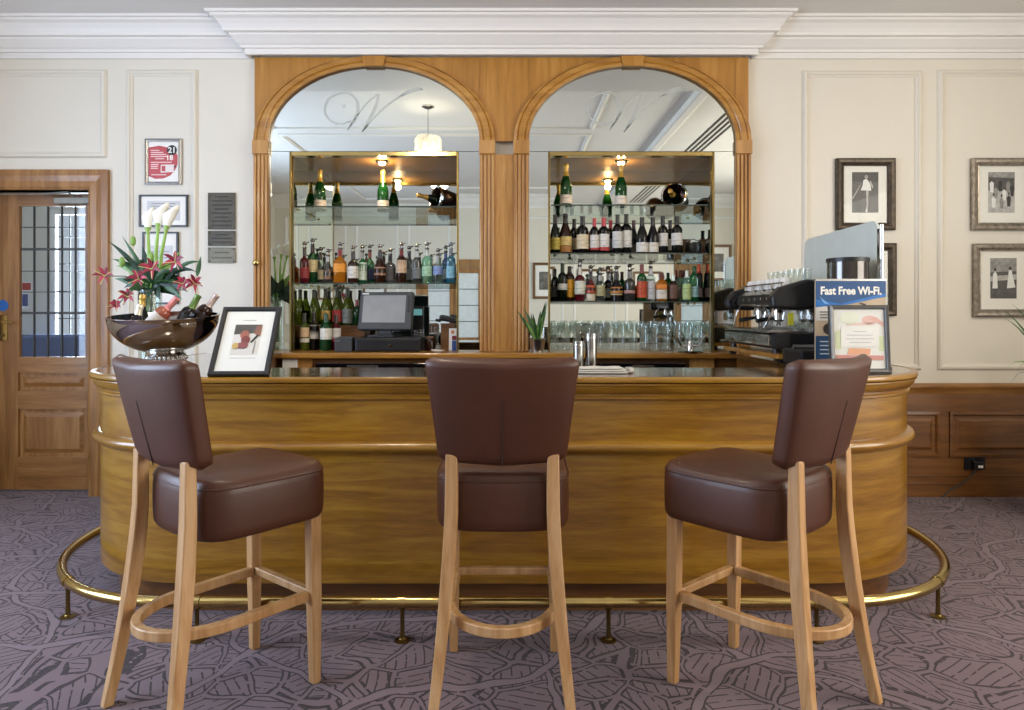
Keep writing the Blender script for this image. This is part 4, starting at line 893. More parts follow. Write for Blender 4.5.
# wines on the counter in the left cabinet, back row on a step
stp = G().box(-1.595, wx(366, 5.3), 5.26, 5.46, 1.059, 1.24).obj('bottle_step', OAKD, bevel=.004); tag(stp, 'low dark wooden step behind the red wine bottles, left cabinet', 'riser')
fw = [B(px=302.5,d='wine bottle with tan and white label',h=.275,r=.034,kind='wine',glass='olive',cap='#2a2622',lab='#d3b48c',lr=(.36,.62),lab2=('#d8d2c6',.22,.33)),
 B(px=312,d='dark wine bottle with large ivory label',h=.285,r=.041,kind='wine',glass='black',cap='#2a2622',lab='#d9d2c4',lr=(.3,.66)),
 B(px=325,d='green wine bottle with wide ivory label',h=.275,r=.043,kind='wine',glass='green',cap='#1d3a22',lab='#d9d4c6',lr=(.3,.6)),
 B(px=335.3,d='wine bottle with white and pink label',h=.265,r=.036,kind='wine',glass='red',cap='#3a2a2a',lab='#d6d2cb',lr=(.34,.62),lab2=('#b4485c',.24,.33))]
row(fw, 1.059, ' of front wine row', 'wine bottles at the left of the till', (302.5, 335.3), 304.5, 336)
bw = [B(px=303,d='olive green white wine bottle',h=.28,r=.036,kind='burg',glass='olive',cap='#2b2a20'),
 B(px=317,d='olive green bottle with gold label',h=.285,r=.039,kind='burg',glass='olive',cap='#2b2a20',lab='#c9a552',lr=(.16,.4)),
 B(px=331,d='olive green bottle with red and white label',h=.285,r=.039,kind='burg',glass='olive',cap='#2b2a20',lab='#b5413c',lr=(.1,.42)),
 B(px=343.5,d='olive green bottle with grey label',h=.29,r=.04,kind='burg',glass='olive',cap='#2b2a20',lab='#8d928c',lr=(.06,.44)),
 B(px=355,d='short bottle with red top',h=.2,r=.03,kind='burg',glass='green',cap='#8e2f3a')]
for q in bw: q['Y'] = 5.34
row(bw, 1.241, ' on the wooden step', 'white wine bottles on the step', (303, 355), 314, 357)
# tipped ice buckets with champagne
def bucket(label, blabel, c, axis, r, ln, mat):
    ax = Vector(axis).normalized(); q = Vector((0,0,1)).rotation_difference(ax); rot = q.to_euler()
    t = thing('ice_bucket', label, 'ice bucket', c, tuple(rot), 'tipped ice buckets on the top shelves')
    G().lathe([(.001, -ln), (r*.72, -ln), (r*.78, -ln+.01), (r*.97, -.01), (r*.97, 0), (r*.9, 0), (r*.7, -ln+.02), (.001, -ln+.02)], 28, caps=False).obj('bucket_body', mat, t, smooth=True)
    G().lathe([(r*.9, 0), (r*.9, .008), (r*.97, .012), (r*1.04, .006), (r*1.04, -.008), (r*.97, -.01)], 28, caps=False).obj('rim', CHROME, t, smooth=True)
    b0 = Vector(c) + ax*(-ln+.04) + Vector((0, 0, -.012)); bottle(blabel, tuple(b0), .3, .042, 'champ', 'dgreen', '#b08a3c', '#d8c9a0', (.08, .3), rot=tuple(rot), cr=.7)
BKT = pm('dark_bucket', '#3a2723', .18, .55, coat=.4)
bucket('dark ice bucket lying on its side at the right of the left top shelf', 'champagne bottle lying inside the left tipped ice bucket', (wx(437, 5.3)-.0, 5.26, 2.222), (-.8, -.55, .12), .092, .17, BKT)
bucket('dark ice bucket lying on its side at the right of the right top shelf', 'champagne bottle lying inside the right tipped ice bucket', (wx(674, 5.2), 5.2, 2.236), (-.42, -.88, .16), .096, .2, BKT)
t = thing('wine_cradle', 'dark metal wine cradle at the right end of the right cabinet wine shelf', 'holder', (wx(693, 5.2), 5.2, 1.781))
G().lathe([(.001,.003),(.05,.0),(.062,.025),(.064,.06),(.058,.085),(.05,.085),(.055,.06),(.05,.02),(.001,.012)], 22, caps=False).obj('bowl', BLACK, t, smooth=True); G().tube([(-.06,0,.06),(-.05,0,.1),(0,0,.12),(.05,0,.1),(.06,0,.06)], .004, 6).obj('handle', CHROME, t, smooth=True)
t = thing('menu_block', 'dark brown box behind the wine cradle on the right wine shelf', 'box', (wx(681, 5.4), 5.45, 1.781)); G().box(-.08, .08, -.03, .03, 0, .13).obj('body', OAKD, t, bevel=.004); G().box(-.085, .085, -.034, .034, .13, .142).obj('lid', OAKD, t, bevel=.003)
# glasses on the right counter
def tumbler_mesh(h, r, kind):
    if kind == 0: return G().lathe([(.001, 0), (r*.72, 0), (r*.78, .006), (r, h), (r*.95, h), (r*.7, .012), (.001, .012)], 16, caps=False)
    return G().lathe([(.001, 0), (r*.85, 0), (r*.85, .003), (.006, .008), (.0045, h*.42), (.012, h*.47), (r*.9, h*.64), (r, h*.78), (r*.82, h), (r*.78, h), (r*.94, h*.78), (r*.84, h*.65), (.001, h*.49)], 16, caps=False)
for rw_, (Y, z, kind, lb, n) in enumerate(((5.12, 1.059, 0, 'clear tall tumbler, %s from left, front row of glasses on the right counter', 14), (5.24, 1.059, 1, 'clear stemmed glass, %s from left, middle row of glasses on the right counter', 12), (5.38, 1.059, 1, 'clear stemmed glass, %s from left, back row of glasses on the right counter', 12))):
    first = None
    for i in range(n):
        px = 554.5 + ((700, 694, 689)[rw_]-554.5)*i/(n-1)
        X = wx(px, Y)
        if first is None:
            hh = (.185, .2, .215)[rw_]
            first = tumbler_mesh(hh, .034 if kind == 0 else .038, kind).obj('drinking_glass', GLASSW, smooth=True, ang=50); o = first
        else: o = first.copy(); COL.objects.link(o)
        tag(o, lb % ORD[i], 'glass', ('front row of glasses', 'middle row of glasses', 'back row of glasses')[rw_]); o.location = (X, Y, z)
# juicer-like steel tool on a tray at the right end of the counter
t = thing('corkscrew_press', 'steel lever corkscrew on a round base at right end of the back counter', 'corkscrew', (wx(690, 4.84), 4.84, 1.058))
G().lathe([(.001,0),(.09,0),(.095,.006),(.085,.012),(.001,.012)], 24, caps=False).obj('base', DSTEEL, t, smooth=True); G().lathe([(.022,.012),(.022,.075),(.014,.085),(.001,.086)], 14).obj('cylinder', CHROME, t, smooth=True)
for s_ in (-1, 1): G().tube([(s_*.015,0,.05),(s_*.06,0,.045),(s_*.085,0,.09),(s_*.11,0,.12)], .008, 8).obj('lever', DSTEEL, t, smooth=True)
# plant beside the right cabinet
t = thing('spiky_plant', 'small spiky green plant in a metal pot left of the glasses', 'plant', (wx(537.5, 4.85), 4.85, 1.058))
G().lathe([(.001,0),(.045,0),(.055,.09),(.058,.095),(.052,.095),(.048,.08),(.001,.08)], 20, caps=False).obj('pot', STEEL, t, smooth=True)
def blade(base, tip, wd, bend, n=7, up=(0,0,1)):
    b0, b1 = Vector(base), Vector(tip); d = b1-b0; s_ = d.cross(Vector((0,1,0))); s_ = s_.normalized() if s_.length > 1e-4 else Vector((1,0,0)); rr = []
    for i in range(n):
        v = i/(n-1); p = b0 + d*v + Vector(up)*bend*4*v*(1-v); w2 = wd*max(.03, math.sin(math.pi*(v**.75*.93+.07)))
        rr.append([p-s_*w2, p+Vector((0,-w2*.25,0)), p+s_*w2, p+Vector((0,w2*.12,0))])
    return G().loft(rr)
for k in range(17):
    a = 2*math.pi*k/17*3.3; e = .35+.6*(k % 5)/4; L_ = .2+.06*(k % 3)
    blade((.01*math.cos(a), .01*math.sin(a), .075), (L_*.62*e*math.cos(a), L_*.5*e*math.sin(a), .08+L_*(1.05-.45*e)), .011, .015).obj('leaf', LEAFL if k % 3 == 0 else LEAF, t, smooth=True)

# ================================================================== TILL AND COUNTER THINGS, left
Yt = 5.0
t = thing('cash_drawer', 'black cash drawer under the touch screen till', 'cash drawer', (wx(390, 5.02), 5.12, 1.058))
wdr = 32*5.0/FPX
G().box(-wdr, wdr, -.2, .2, .004, .1).obj('drawer_case', BLACK, t, bevel=.005); G().box(-wdr+.012, wdr-.012, -.208, -.2, .014, .088).obj('drawer_front', BLACK, t, bevel=.003); G().lathe([(.012,0),(.012,.006),(.001,.0062)], 12).xf(Matrix.Translation((.02,-.208,.045)) @ Matrix.Rotation(R(90),4,'X')).obj('lock', CHROME, t)
t = thing('receipt_printer', 'dark grey receipt printer at the left of the cash drawer', 'printer', (wx(345.5, 5.0), 5.02, 1.058))
G().box(-.06, .066, -.1, .1, 0, .1).obj('body', DGREY, t, bevel=.006); G().box(-.045, .05, -.05, .05, .1, .106).obj('paper_lid', pm('lid_grey', '#565a5a', .4), t, bevel=.003); G().box(-.05,-.02,-.1015,-.1,.075,.083).obj('badge', STEEL, t)
t = thing('touch_till', 'dark grey touch screen till standing on the cash drawer', 'till', (wx(384, 5.05), 5.08, 1.159), (0, 0, R(-8)))
G().box(-.1, .1, -.1, .1, 0, .018).obj('base', BLACK, t, bevel=.004); G().bar([(0,.03,.018),(0,.03,.1)], [.1,.08], [.05,.04]).obj('stand', BLACK, t)
Mt = Matrix.Translation((0, 0, .05)) @ Matrix.Rotation(R(-12), 4, 'X'); hw_ = .205
s1 = G().box(-hw_, hw_, -.02, .04, 0, .29).xf(Mt).obj('screen_housing', DGREY, t, bevel=.01)
G().box(-hw_+.03, hw_-.05, -.0225, -.02, .055, .262).xf(Mt).obj('screen', pm('screen_grey', '#8e9092', .25), s1); G().box(-hw_+.02, -hw_+.07, -.0225, -.02, .27, .28).xf(Mt).obj('maker_badge', WHITE, s1); G().box(hw_-.035, hw_-.015, -.0225, -.02, .13, .26).xf(Mt).obj('card_slot', BLACK, s1)
t = thing('till_reflection', 'black and teal shape imitating the reflection of the till, behind it', 'display', (wx(416, 5.3), 5.38, 1.059)); G().box(-.03,.03,-.03,.03,0,.05).obj('base', BLACK, t); G().box(-.05,.05,-.02,.02,.05,.33).obj('housing', BLACK, t, bevel=.006); G().box(-.03,.04,-.023,-.02,.26,.31).obj('screen', pm('teal_reflection', '#7fc0c4', .3, emit='#7fc0c4', estr=.4), t)  # made-up solid in place of the mirrored till back, teal part glows
for k, px in enumerate((416, 421)):
    o = tumbler_mesh(.055, .025, 0).obj('shot_glass', GLASS, smooth=True); o.location = (wx(px, 5.0), 5.0+.055*k, 1.159); tag(o, ('small clear glass at the right front on the cash drawer', 'small clear glass at the right back on the cash drawer')[k], 'glass', 'small glasses on the cash drawer')
t = thing('wooden_box', 'brown wooden box with a card terminal on top, right of the till', 'box', (wx(448.5, 5.12), 5.16, 1.059)); G().box(-.055,.055,-.07,.07,0,.19).obj('body', OAKD, t, bevel=.003); G().box(-.057,.057,-.072,.072,.19,.2).obj('lid', OAKD, t, bevel=.002)
t = thing('card_terminal', 'black card payment terminal lying on the wooden box', 'card terminal', (wx(447, 5.12), 5.15, 1.26), (0, R(10), 0)); G().box(-.065,.065,-.045,.045,.012,.055).obj('body', BLACK, t, bevel=.012); G().box(-.05,-.005,-.03,.03,.0552,.0565).obj('keypad', DGREY, t); G().box(.005,.05,-.03,.03,.0552,.0565).obj('screen', PG[1], t); G().box(-.09,-.05,-.03,.03,.0,.02).obj('cradle_lip', BLACK, t, bevel=.004)
t = thing('leaflet_card', 'small white leaflet with red and blue print leaning on the wooden box', 'leaflet', (wx(452.5, 5.05), 5.06, 1.059), (R(-6), 0, 0)); G().box(-.028,.028,-.002,.002,0,.165).obj('card', WHITE, t); G().box(-.005,.027,-.0035,-.002,.0,.075).obj('blue_panel', pm('leaf_blue','#274a8c',.5), t); G().box(-.005,.027,-.0035,-.002,.078,.11).obj('dark_red_panel', pm('leaf_red','#7c1f2c',.5), t); G().box(-.012,.012,-.0035,-.002,.125,.15).obj('orange_mark', pm('leaf_or','#d28a5c',.5), t)
t = thing('bar_cloth_ball', 'small dark brown spice jar between the till and the wooden box', 'jar', (wx(429.5, 5.05), 5.08, 1.059)); G().lathe([(.001,0),(.035,0),(.042,.03),(.04,.07),(.03,.09),(.001,.09)], 16, caps=False).obj('body', GL['brown'], t, smooth=True); G().lathe([(.032,.09),(.032,.105),(.001,.106)], 16).obj('lid', OAKD, t, smooth=True)
t.name = 'spice_jar'
t = thing('saucer', 'small white saucer beside the wooden box on the left counter', 'saucer', (wx(438, 4.86), 4.86, 1.058)); G().lathe([(.001,.004),(.025,.0),(.028,.003),(.05,.012),(.05,.014),(.026,.006),(.001,.006)], 20, caps=False).obj('dish', CHINA, t, smooth=True); G().tube([(.03,0,.016),(-.05,0,.02)], .003, 6).obj('spoon', CHROME, t)

# ================================================================== THINGS ON THE BAR
ZT = 1.0605
# steel bowl with bottles
bx, by = wx(166.5, 3.55), 3.55
bowl = thing('champagne_bowl', 'large polished steel bowl with bottles on the left end of the bar', 'bowl', (bx, by, ZT), (R(5), 0, 0))
G().lathe([(.001,.011),(.1,.011),(.104,.017),(.098,.03),(.09,.036),(.09,.056),(.098,.066),(.09,.074),(.085,.084)], 32, caps=False).obj('ribbed_foot', CHROME, bowl, smooth=True)
for k in range(26):
    a = 2*math.pi*k/26; G().sphere((.097*math.cos(a), .097*math.sin(a), .046), .0095, 6, 5).obj('foot_bead', CHROME, bowl, smooth=True)
prof = []
for k in range(13):
    a = R(-68 + 68*k/12); prof.append((.262*math.cos(a), .262 + .19*math.sin(a)))
prof[0] = (.085, .082)
inner = [(r_-.006 if r_ > .09 else .08, z+.006) for r_, z in prof][::-1]
G().lathe(prof + [(.266, .2645), (.266, .268), (.257, .268)] + inner + [(.001, .09)], 48, caps=False).obj('bowl_shell', DSTEEL, bowl, smooth=True, ang=60)
def lean(lx, ly, ang, az): return (R(ang)*math.sin(az)*-1, R(ang)*math.cos(az), 0)
for (px, dy, z, tilt, gl_, cap, lab, lb, kind) in ((133, .09, .10, (-4, 3), 'dgreen', '#c9a24a', None, 'gold foiled champagne bottle standing in the steel bowl', 'champ'), (150, -.1, .05, (-10, 12), 'black', '#e4dcc6', '#2a2626', 'dark bottle with cream top low in the steel bowl', 'champ'), (176, -.005, .08, (-14, 42), 'rose', '#d98a86', '#e8ddd2', 'rose wine bottle with pink capsule leaning in the steel bowl', 'wine'), (193, .055, .08, (-6, 28), 'black', '#5f7f3a', '#20201e', 'dark wine bottle with green capsule leaning in the steel bowl', 'wine'), (205, .14, .09, (-4, 36), 'brown', '#cdb9b2', '#3a2a24', 'bottle with pale pink capsule leaning at the right in the bowl', 'wine')):
    # the cap ends up near the given pixel column; the base sits inside the bowl
    hb = {133: .25, 150: .21}.get(px, .29); ang = R(tilt[1]); topx = wx(px, by); topz = {133: wz(294, by), 150: wz(305, by), 176: wz(299, by), 193: wz(295, by), 205: wz(294, by)}[px]
    base = (topx - hb*math.sin(ang), by+dy, topz - hb*math.cos(ang)*math.cos(R(tilt[0])))
    bottle(lb, base, hb, .04, kind, gl_, cap, lab, (.3, .6), rot=(R(-tilt[0])*-1*.3, ang, 0), cr=.74)
# vase of flowers
fx, fy = wx(150, 3.92), 3.92
ft = thing('flower_vase', 'glass vase with calla lilies and pink flame lilies behind the bowl', 'flowers', (fx, fy, ZT))
G().lathe([(.001,0),(.055,0),(.06,.01),(.058,.2),(.064,.41),(.06,.41),(.054,.2),(.054,.02),(.001,.02)], 24, caps=False).obj('glass_vase', glassy('vase_glass', '#f6fbf9', .06, body=.05, bodycol='#b5c8c2'), ft, smooth=True)
def F(px, py, dy=0.0): return (wx(px, fy+dy)-fx, dy, wz(py, fy+dy)-ZT)
for k in range(9):
    a = 2*math.pi*k/9; G().tube([(.02*math.cos(a), .02*math.sin(a), .02), (.03*math.cos(a+1), .03*math.sin(a+1), .25), (.02*math.cos(a+2), .02*math.sin(a+2), .45)], .005, 6).obj('stem', LEAFL if k % 2 else LEAF, ft, smooth=True)
CALW = pm('calla_white', '#efeee2', .45, var=.03); CALG = pm('calla_green', '#8fb35a', .45, var=.12)
for (b0, m0, tp, r_, dy) in ((F(150,280), F(149,258), F(148,233), .013, 0), (F(156,280), F(156,252), F(158,229), .019, -.04), (F(160,280), F(161,256), F(166,231), .018, .03)):
    tpx = Vector(tp); st = G().tube([b0, m0, tp], [.011, .011, .008], 8).obj('calla_stem', CALG, ft, smooth=True)
    d = (Vector(tp)-Vector(m0)).normalized(); rr = []
    for i in range(9):
        v = i/8; rad = .009 + r_*1.55*math.sin(v*1.35)**1.3; rr.append((v, rad))
    side = Vector((1, 0, 0)); fwd = Vector((0, -1, 0)); rings = []
    for v, rad in rr:
        c = tpx + d*(.1*v); ring = []
        for k in range(14):
            a = 2*math.pi*k/14; lift = .05*v*v*max(0, math.cos(a-.7))**2
            ring.append(c + side*rad*math.cos(a) + fwd*rad*.75*math.sin(a) + d*lift + side*lift*.5)
        rings.append(ring)
    sp_ = G().loft(rings, caps=False).obj('calla_spathe', CALW, ft, smooth=True, ang=80); m_ = sp_.modifiers.new('thick', 'SOLIDIFY'); m_.thickness = .002
    G().tube([tpx + d*.02, tpx + d*.075], [.005, .003], 6).obj('spadix', pm('spadix', '#d9b53c', .6), sp_, smooth=True)
    G().lathe([(.009,-.01),(.0125,.01),(.019,.032)], 10, caps=False).xf(Matrix.Translation(tp) @ Vector((0,0,1)).rotation_difference(d).to_matrix().to_4x4()).obj('green_base', CALG, st, smooth=True)
# leaves
LV = [(148,282,108,241,.016,.02,LEAFD,-.05),(147,284,112,259,.018,.03,LEAF,-.02),(150,284,122,236,.014,.01,LEAF,.04),(146,284,116,266,.022,.03,LEAFL,.05),(152,284,133,258,.03,.02,LEAFD,.06),(152,286,142,246,.03,.0,LEAFD,.05),(150,288,122,280,.028,.02,LEAFD,-.04),(150,290,128,290,.03,.02,LEAF,-.06),
      (156,284,180,252,.022,.02,LEAFL,.03),(156,286,197,272,.02,.05,LEAFD,-.03),(158,288,188,292,.03,.03,LEAFD,-.05),(156,290,182,300,.022,.04,LEAF,-.06),(152,286,168,270,.032,.02,LEAFD,.05),(150,288,138,300,.03,.02,LEAFD,-.07),(154,288,160,300,.03,.02,LEAFD,-.08),(150,286,146,268,.034,.0,LEAFD,-.02),(154,284,160,262,.032,.0,LEAF,.0),(170,276,202,262,.012,.03,LEAF,-.02),(150,286,134,278,.034,.02,LEAFD,.0),(156,286,172,284,.036,.02,LEAFD,-.02),(150,290,162,292,.036,.01,LEAFD,-.04),(150,286,128,270,.032,.02,LEAFD,.05),(152,286,140,262,.034,.0,LEAFD,.06),(156,286,170,262,.03,.02,LEAFD,.06),(156,288,186,280,.03,.03,LEAFD,.03),(150,286,124,288,.03,.03,LEAFD,.04),(154,288,148,298,.034,.02,LEAFD,-.08),(152,284,152,256,.034,.0,LEAFD,.07),(154,288,176,296,.03,.02,LEAFD,.02)]
for (a, b_, c, d, wd, be, m_, dy) in LV: blade(F(a, b_), F(c, d, dy), wd, be, 8).obj('leaf', m_, ft, smooth=True)
rl_ = random.Random(3)
for k in range(30):
    a = rl_.uniform(-.5, math.pi+.5); q = rl_.uniform(14, 30)
    blade(F(152+rl_.uniform(-5, 5), 286), F(152+q*1.25*math.cos(a), 281-q*.8*math.sin(a), rl_.uniform(-.08, .08)), rl_.uniform(.022, .034), rl_.uniform(0, .03), 8).obj('leaf', (LEAFD, LEAFD, LEAF)[k % 3], ft, smooth=True)
for (px, py, dy) in ((151, 257, -.06), (133, 241, -.03), (122, 262, -.04)): G().sphere(F(px, py, dy), .02, 10, 8, (.8,.8,1.5)).obj('green_bud', LEAFL, ft, smooth=True)
blade(F(197, 276, -.02), F(201, 256, -.02), .014, 0).obj('leaf', LEAF, ft, smooth=True)
PINK = pm('flame_lily_pink', '#a52a44', .5, var=.2, scale=30); PINKD = pm('flame_lily_dark', '#86203a', .5, var=.2); CRM = pm('flame_lily_edge', '#dcc48a', .5, var=.1)
for j, (px, py, dy, sz) in enumerate(((105,276,-.05,.062),(152,269,-.1,.07),(175,262,-.09,.07),(139,279,-.1,.06),(195,284,-.05,.062),(128,297,-.08,.055),(183,284,-.08,.05),(117,306,-.08,.04))):
    c = F(px, py, dy); G().tube([F(152, 284), ((c[0]+F(152,284)[0])/2, c[1]-.01, (c[2]+F(152,284)[2])/2+.02), c], .003, 5).obj('flower_stem', LEAF, ft, smooth=True)
    fl = G().sphere(c, .008, 8, 6).obj('lily_heart', LEAFL, ft, smooth=True)
    for k in range(6):
        a = 2*math.pi*k/6 + j*.7; tip = (c[0]+sz*math.cos(a), c[1]-.02-.01*(k % 2), c[2]+sz*math.sin(a)*.9)
        blade(c, tip, .011 if j else .009, .012, 6).obj('petal', (PINK, PINKD)[k % 2], fl, smooth=True)
    for k in range(3):
        a = 2*math.pi*k/3 + j*.4+.4; G().tube([c, (c[0]+sz*.85*math.cos(a), c[1]-.035, c[2]+sz*.8*math.sin(a))], .0022, 5).obj('stamen', CRM, fl, smooth=True)
# photo frame on the bar
t = thing('photo_frame', 'black framed food photograph leaning back on the left of the bar', 'picture', (wx(239.5, 2.99), 2.975, ZT+.006), (R(-32), 0, R(2)))
fw_, fh_ = .131, .352
G().frame(-fw_, fw_, 0, fh_, 0, 0, 0, [(0, .012), (0, -.008), (.004, -.012), (.018, -.01), (.022, -.004), (.022, .012)]).obj('frame', BLKF, t)
sh = G().box(-fw_+.018, fw_-.018, -.001, .008, .018, fh_-.018).obj('mount', WHITE, t)
def fp(pts, y, m_, nm): flat([(a, b__*1.15) for a, b__ in pts], y, y+.0008).obj(nm, m_, sh)
fp([(-.058,.09),(.062,.09),(.062,.225),(-.058,.225)], -.002, pm('photo_pale', '#dcd6cf', .45, var=.05), 'photo_print'); fp([(-.058,.18),(.062,.188),(.062,.225),(-.058,.225)], -.003, pm('photo_dark', '#55504a', .45, var=.2), 'dark_background'); fp([(.03,.185),(.062,.17),(.062,.222),(.04,.222)], -.004, pm('photo_warm', '#8a5a48', .45, var=.2), 'warm_blur')
fp(disc(-.008,.178,.02,.02), -.0045, pm('photo_fruit', '#a5604e', .45, var=.2), 'fruit'); fp(disc(.0,.155,.02,.018), -.005, pm('photo_fruit_dark', '#7c3a34', .45, var=.2), 'fruit'); fp(disc(-.01,.13,.026,.014), -.0055, pm('photo_fruit_low', '#8a4a4a', .45, var=.2), 'fruit'); fp(disc(-.04,.128,.014,.014), -.006, pm('photo_yellow', '#c9a860', .45, var=.2), 'garnish')
fp([(.022,.145),(.03,.142),(.055,.175),(.047,.18)], -.0045, PG[3], 'fork'); fp([(.04,.095),(.045,.095),(.047,.15),(.043,.15)], -.004, PG[1], 'stem_of_glass'); fp([(-.03,.244),(.03,.244),(.03,.247),(-.03,.247)], -.002, PG[4], 'caption_line'); fp([(-.055,.075),(.06,.075),(.06,.077),(-.055,.077)], -.002, PG[4], 'caption_line')
G().box(-fw_+.02, fw_-.02, -.0085, -.0075, .02, fh_-.02).obj('glazing', PGLASS, t)
G().loft([[(-.03,.013,.22),(.03,.013,.22),(.03,.017,.22),(-.03,.017,.22)],[(-.03,.11,.16),(.03,.11,.16),(.03,.114,.16),(-.03,.114,.16)]]).obj('strut', BLKF, t)
# wi-fi stand
NAVY = pm('sign_navy', '#1d4468', .4, var=.04); SBLUE = pm('sign_blue_bright', '#1f6db8', .4, var=.1, scale=8); SBL2 = pm('sign_blue_deep', '#12487c', .4, var=.06, scale=6)
t = thing('wifi_sign', 'blue and white upright counter sign reading Fast Free Wi-Fi', 'sign', (wx(850, 3.36), 3.36, ZT))
hw_ = .172; zt_ = wz(281, 3.36)-ZT
G().box(-hw_-.004, hw_+.004, -.06, .06, 0, .02).obj('foot', DGREY, t, bevel=.004); pn = G().box(-hw_, hw_, -.006, .006, .02, zt_).obj('panel', pm('sign_tan', '#b9a68c', .45, var=.15, scale=5), t); G().box(-hw_-.003, hw_+.003, -.01, .01, zt_, zt_+.01).obj('top_rail', STEEL, t)
zb = zt_-.2
flat([(-hw_, zt_-.128), (-.05, zt_-.115), (hw_, zt_-.078), (hw_, zt_), (-hw_, zt_)], -.008, -.006).obj('blue_header', SBL2, pn)
flat([(-hw_, zt_-.09), (-.05, zt_-.112), (hw_, zt_-.06), (hw_, zt_-.076), (-.02, zt_-.116), (-hw_, zt_-.128)], -.0088, -.008).obj('bright_swoosh', SBLUE, pn); flat([(-.155, zt_-.075), (-.13, zt_-.11), (-.1, zt_-.118), (-.125, zt_-.1)], -.0092, -.0088).obj('pale_streak', pm('streak', '#6fa6d8', .4), pn)
flat([(-hw_, zt_-.195), (-.05, zt_-.195), (-.05, zt_-.118), (-hw_, zt_-.13)], -.0085, -.006).obj('white_block', pm('sign_grey', '#c9c6c0', .5), pn)
for k in range(3): flat([(-hw_+.02, zt_-.155-.014*k), (-.07, zt_-.155-.014*k), (-.07, zt_-.15-.014*k), (-hw_+.02, zt_-.15-.014*k)], -.0092, -.0085).obj('text_line', PG[0], pn)
flat([(-hw_, .02), (-.05, .02), (-.05, zt_-.27), (-hw_, zt_-.27)], -.0085, -.006).obj('navy_block', NAVY, pn)
for k in range(4): flat([(-hw_+.02, zt_-.3-.02*k), (-.08, zt_-.3-.02*k), (-.08, zt_-.295-.02*k), (-hw_+.02, zt_-.295-.02*k)], -.0092, -.0085).obj('text_line', pm('sign_pale', '#b9c6d2', .5), pn)
flat(disc(-.1, zt_-.235, .035, .03), -.0085, -.006).obj('dark_figure', PG[3], pn); flat([(.04, zt_-.105), (.075, zt_-.115), (.07, zt_-.122), (.045, zt_-.112)], -.0095, -.0088).obj('bird_mark', BLACK, pn)
text('sign_lettering', 'Fast Free Wi-Fi.', .054, WHITE, pn, -.15, -.009, zt_-.066, .0017, 'LEFT', .86)
# framed menu
t = thing('framed_menu', 'grey framed pastel menu card standing on the right of the bar', 'picture', (wx(860.5, 3.17), 3.17, ZT+.002), (R(-4), 0, 0))
GF = pm('pewter_frame', '#5b5a58', .35, .5); hw_ = .137; hh_ = .315
G().frame(-hw_, hw_, 0, hh_, 0, 0, 0, [(0,.014),(0,-.01),(.004,-.014),(.015,-.012),(.02,-.004),(.02,.014)]).obj('frame', GF, t); sh = G().box(-hw_+.018, hw_-.018, -.002, .01, .018, hh_-.018).obj('card', WHITE, t)
for (nm, pts, c, k) in (('green_blot', disc(-.045,.255,.045,.03), '#e9ecd8', 1), ('coral_blot', disc(.05,.245,.035,.022), '#ecc3ba', 1), ('coral_tail', [(.05,.25),(.1,.225),(.112,.21),(.112,.235),(.08,.26)], '#e6b4aa', 2), ('coral_bar', [(-.06,.22),(.06,.222),(.06,.235),(-.06,.23)], '#efd0c2', 1), ('green_edge', [(-.112,.11),(-.085,.11),(-.09,.2),(-.112,.19)], '#dbe3bc', 1), ('green_edge', [(.088,.1),(.112,.1),(.112,.17),(.09,.17)], '#d6dfb4', 1), ('white_panel', [(-.088,.12),(.09,.122),(.088,.212),(-.086,.21)], '#f3f0ea', 3), ('orange_blot', [(-.06,.085),(.045,.083),(.05,.112),(-.05,.115)], '#ecac86', 2), ('red_strip', [(-.112,.06),(.108,.058),(.108,.08),(-.112,.083)], '#d6948a', 3)):
    flat(pts, -.002-.0009*k, -.0012-.0009*k).obj(nm, pm('menu'+c, c, .5, var=.04), sh)
for k, ww in enumerate((.03, .06, .065, .05)): flat([(-ww, .19-.017*k), (ww, .19-.017*k), (ww, .194-.017*k), (-ww, .194-.017*k)], -.0058, -.005).obj('text_line', pm('menu_text', '#cfcad2', .5), sh)
G().box(-hw_+.019, hw_-.019, -.0095, -.0085, .019, hh_-.019).obj('glazing', PGLASS, t); G().box(-.03,.03,.014,.1,0,.004).xf(Matrix.Rotation(R(4), 4, 'X')).obj('foot', GF, t)
# steel measures and folded cloth
for px, Y, r_, h_, lb in ((578.5, 3.34, .025, .14, 'shorter brushed steel cocktail jug on the folded cloth'), (591, 3.36, .028, .178, 'taller brushed steel cocktail jug behind the folded cloth')):
    t = thing('cocktail_jug', lb, 'jug', (wx(px, Y), Y, ZT), group='steel jugs on the bar')
    G().lathe([(.001,0),(r_*.92,0),(r_,.005),(r_,h_*.92),(r_*1.03,h_),(r_*.95,h_),(r_*.92,h_*.9),(r_*.9,.012),(.001,.012)], 22, caps=False).obj('body', STEEL, t, smooth=True); G().lathe([(r_*1.01,h_*.86),(r_*1.05,h_*.88),(r_*1.01,h_*.9)], 22, caps=False).obj('band', CHROME, t, smooth=True)
cl_ = thing('folded_cloth', 'folded white bar cloth in front of the steel jugs', 'cloth', (wx(600, 3.2), 3.2, ZT))
for k, (a, b_) in enumerate(((-.12, .12), (-.118, .112), (-.115, .1))):
    g = G(); rings = []
    for i in range(9):
        x = a + (b_-a)*i/8; z = .001 + .0095*k; w2 = .065 - .004*k; wob = .003*math.sin(i*1.7+k)
        rings.append([(x, -w2+wob, z), (x, w2+wob, z), (x, w2+wob, z+.007+wob*.3), (x, -w2+wob-.003, z+.007+wob*.3)])
    g.loft(rings).obj('fold', pm('cotton_cloth', '#d8d5cc', .85, var=.04), cl_, smooth=True, bevel=.002)
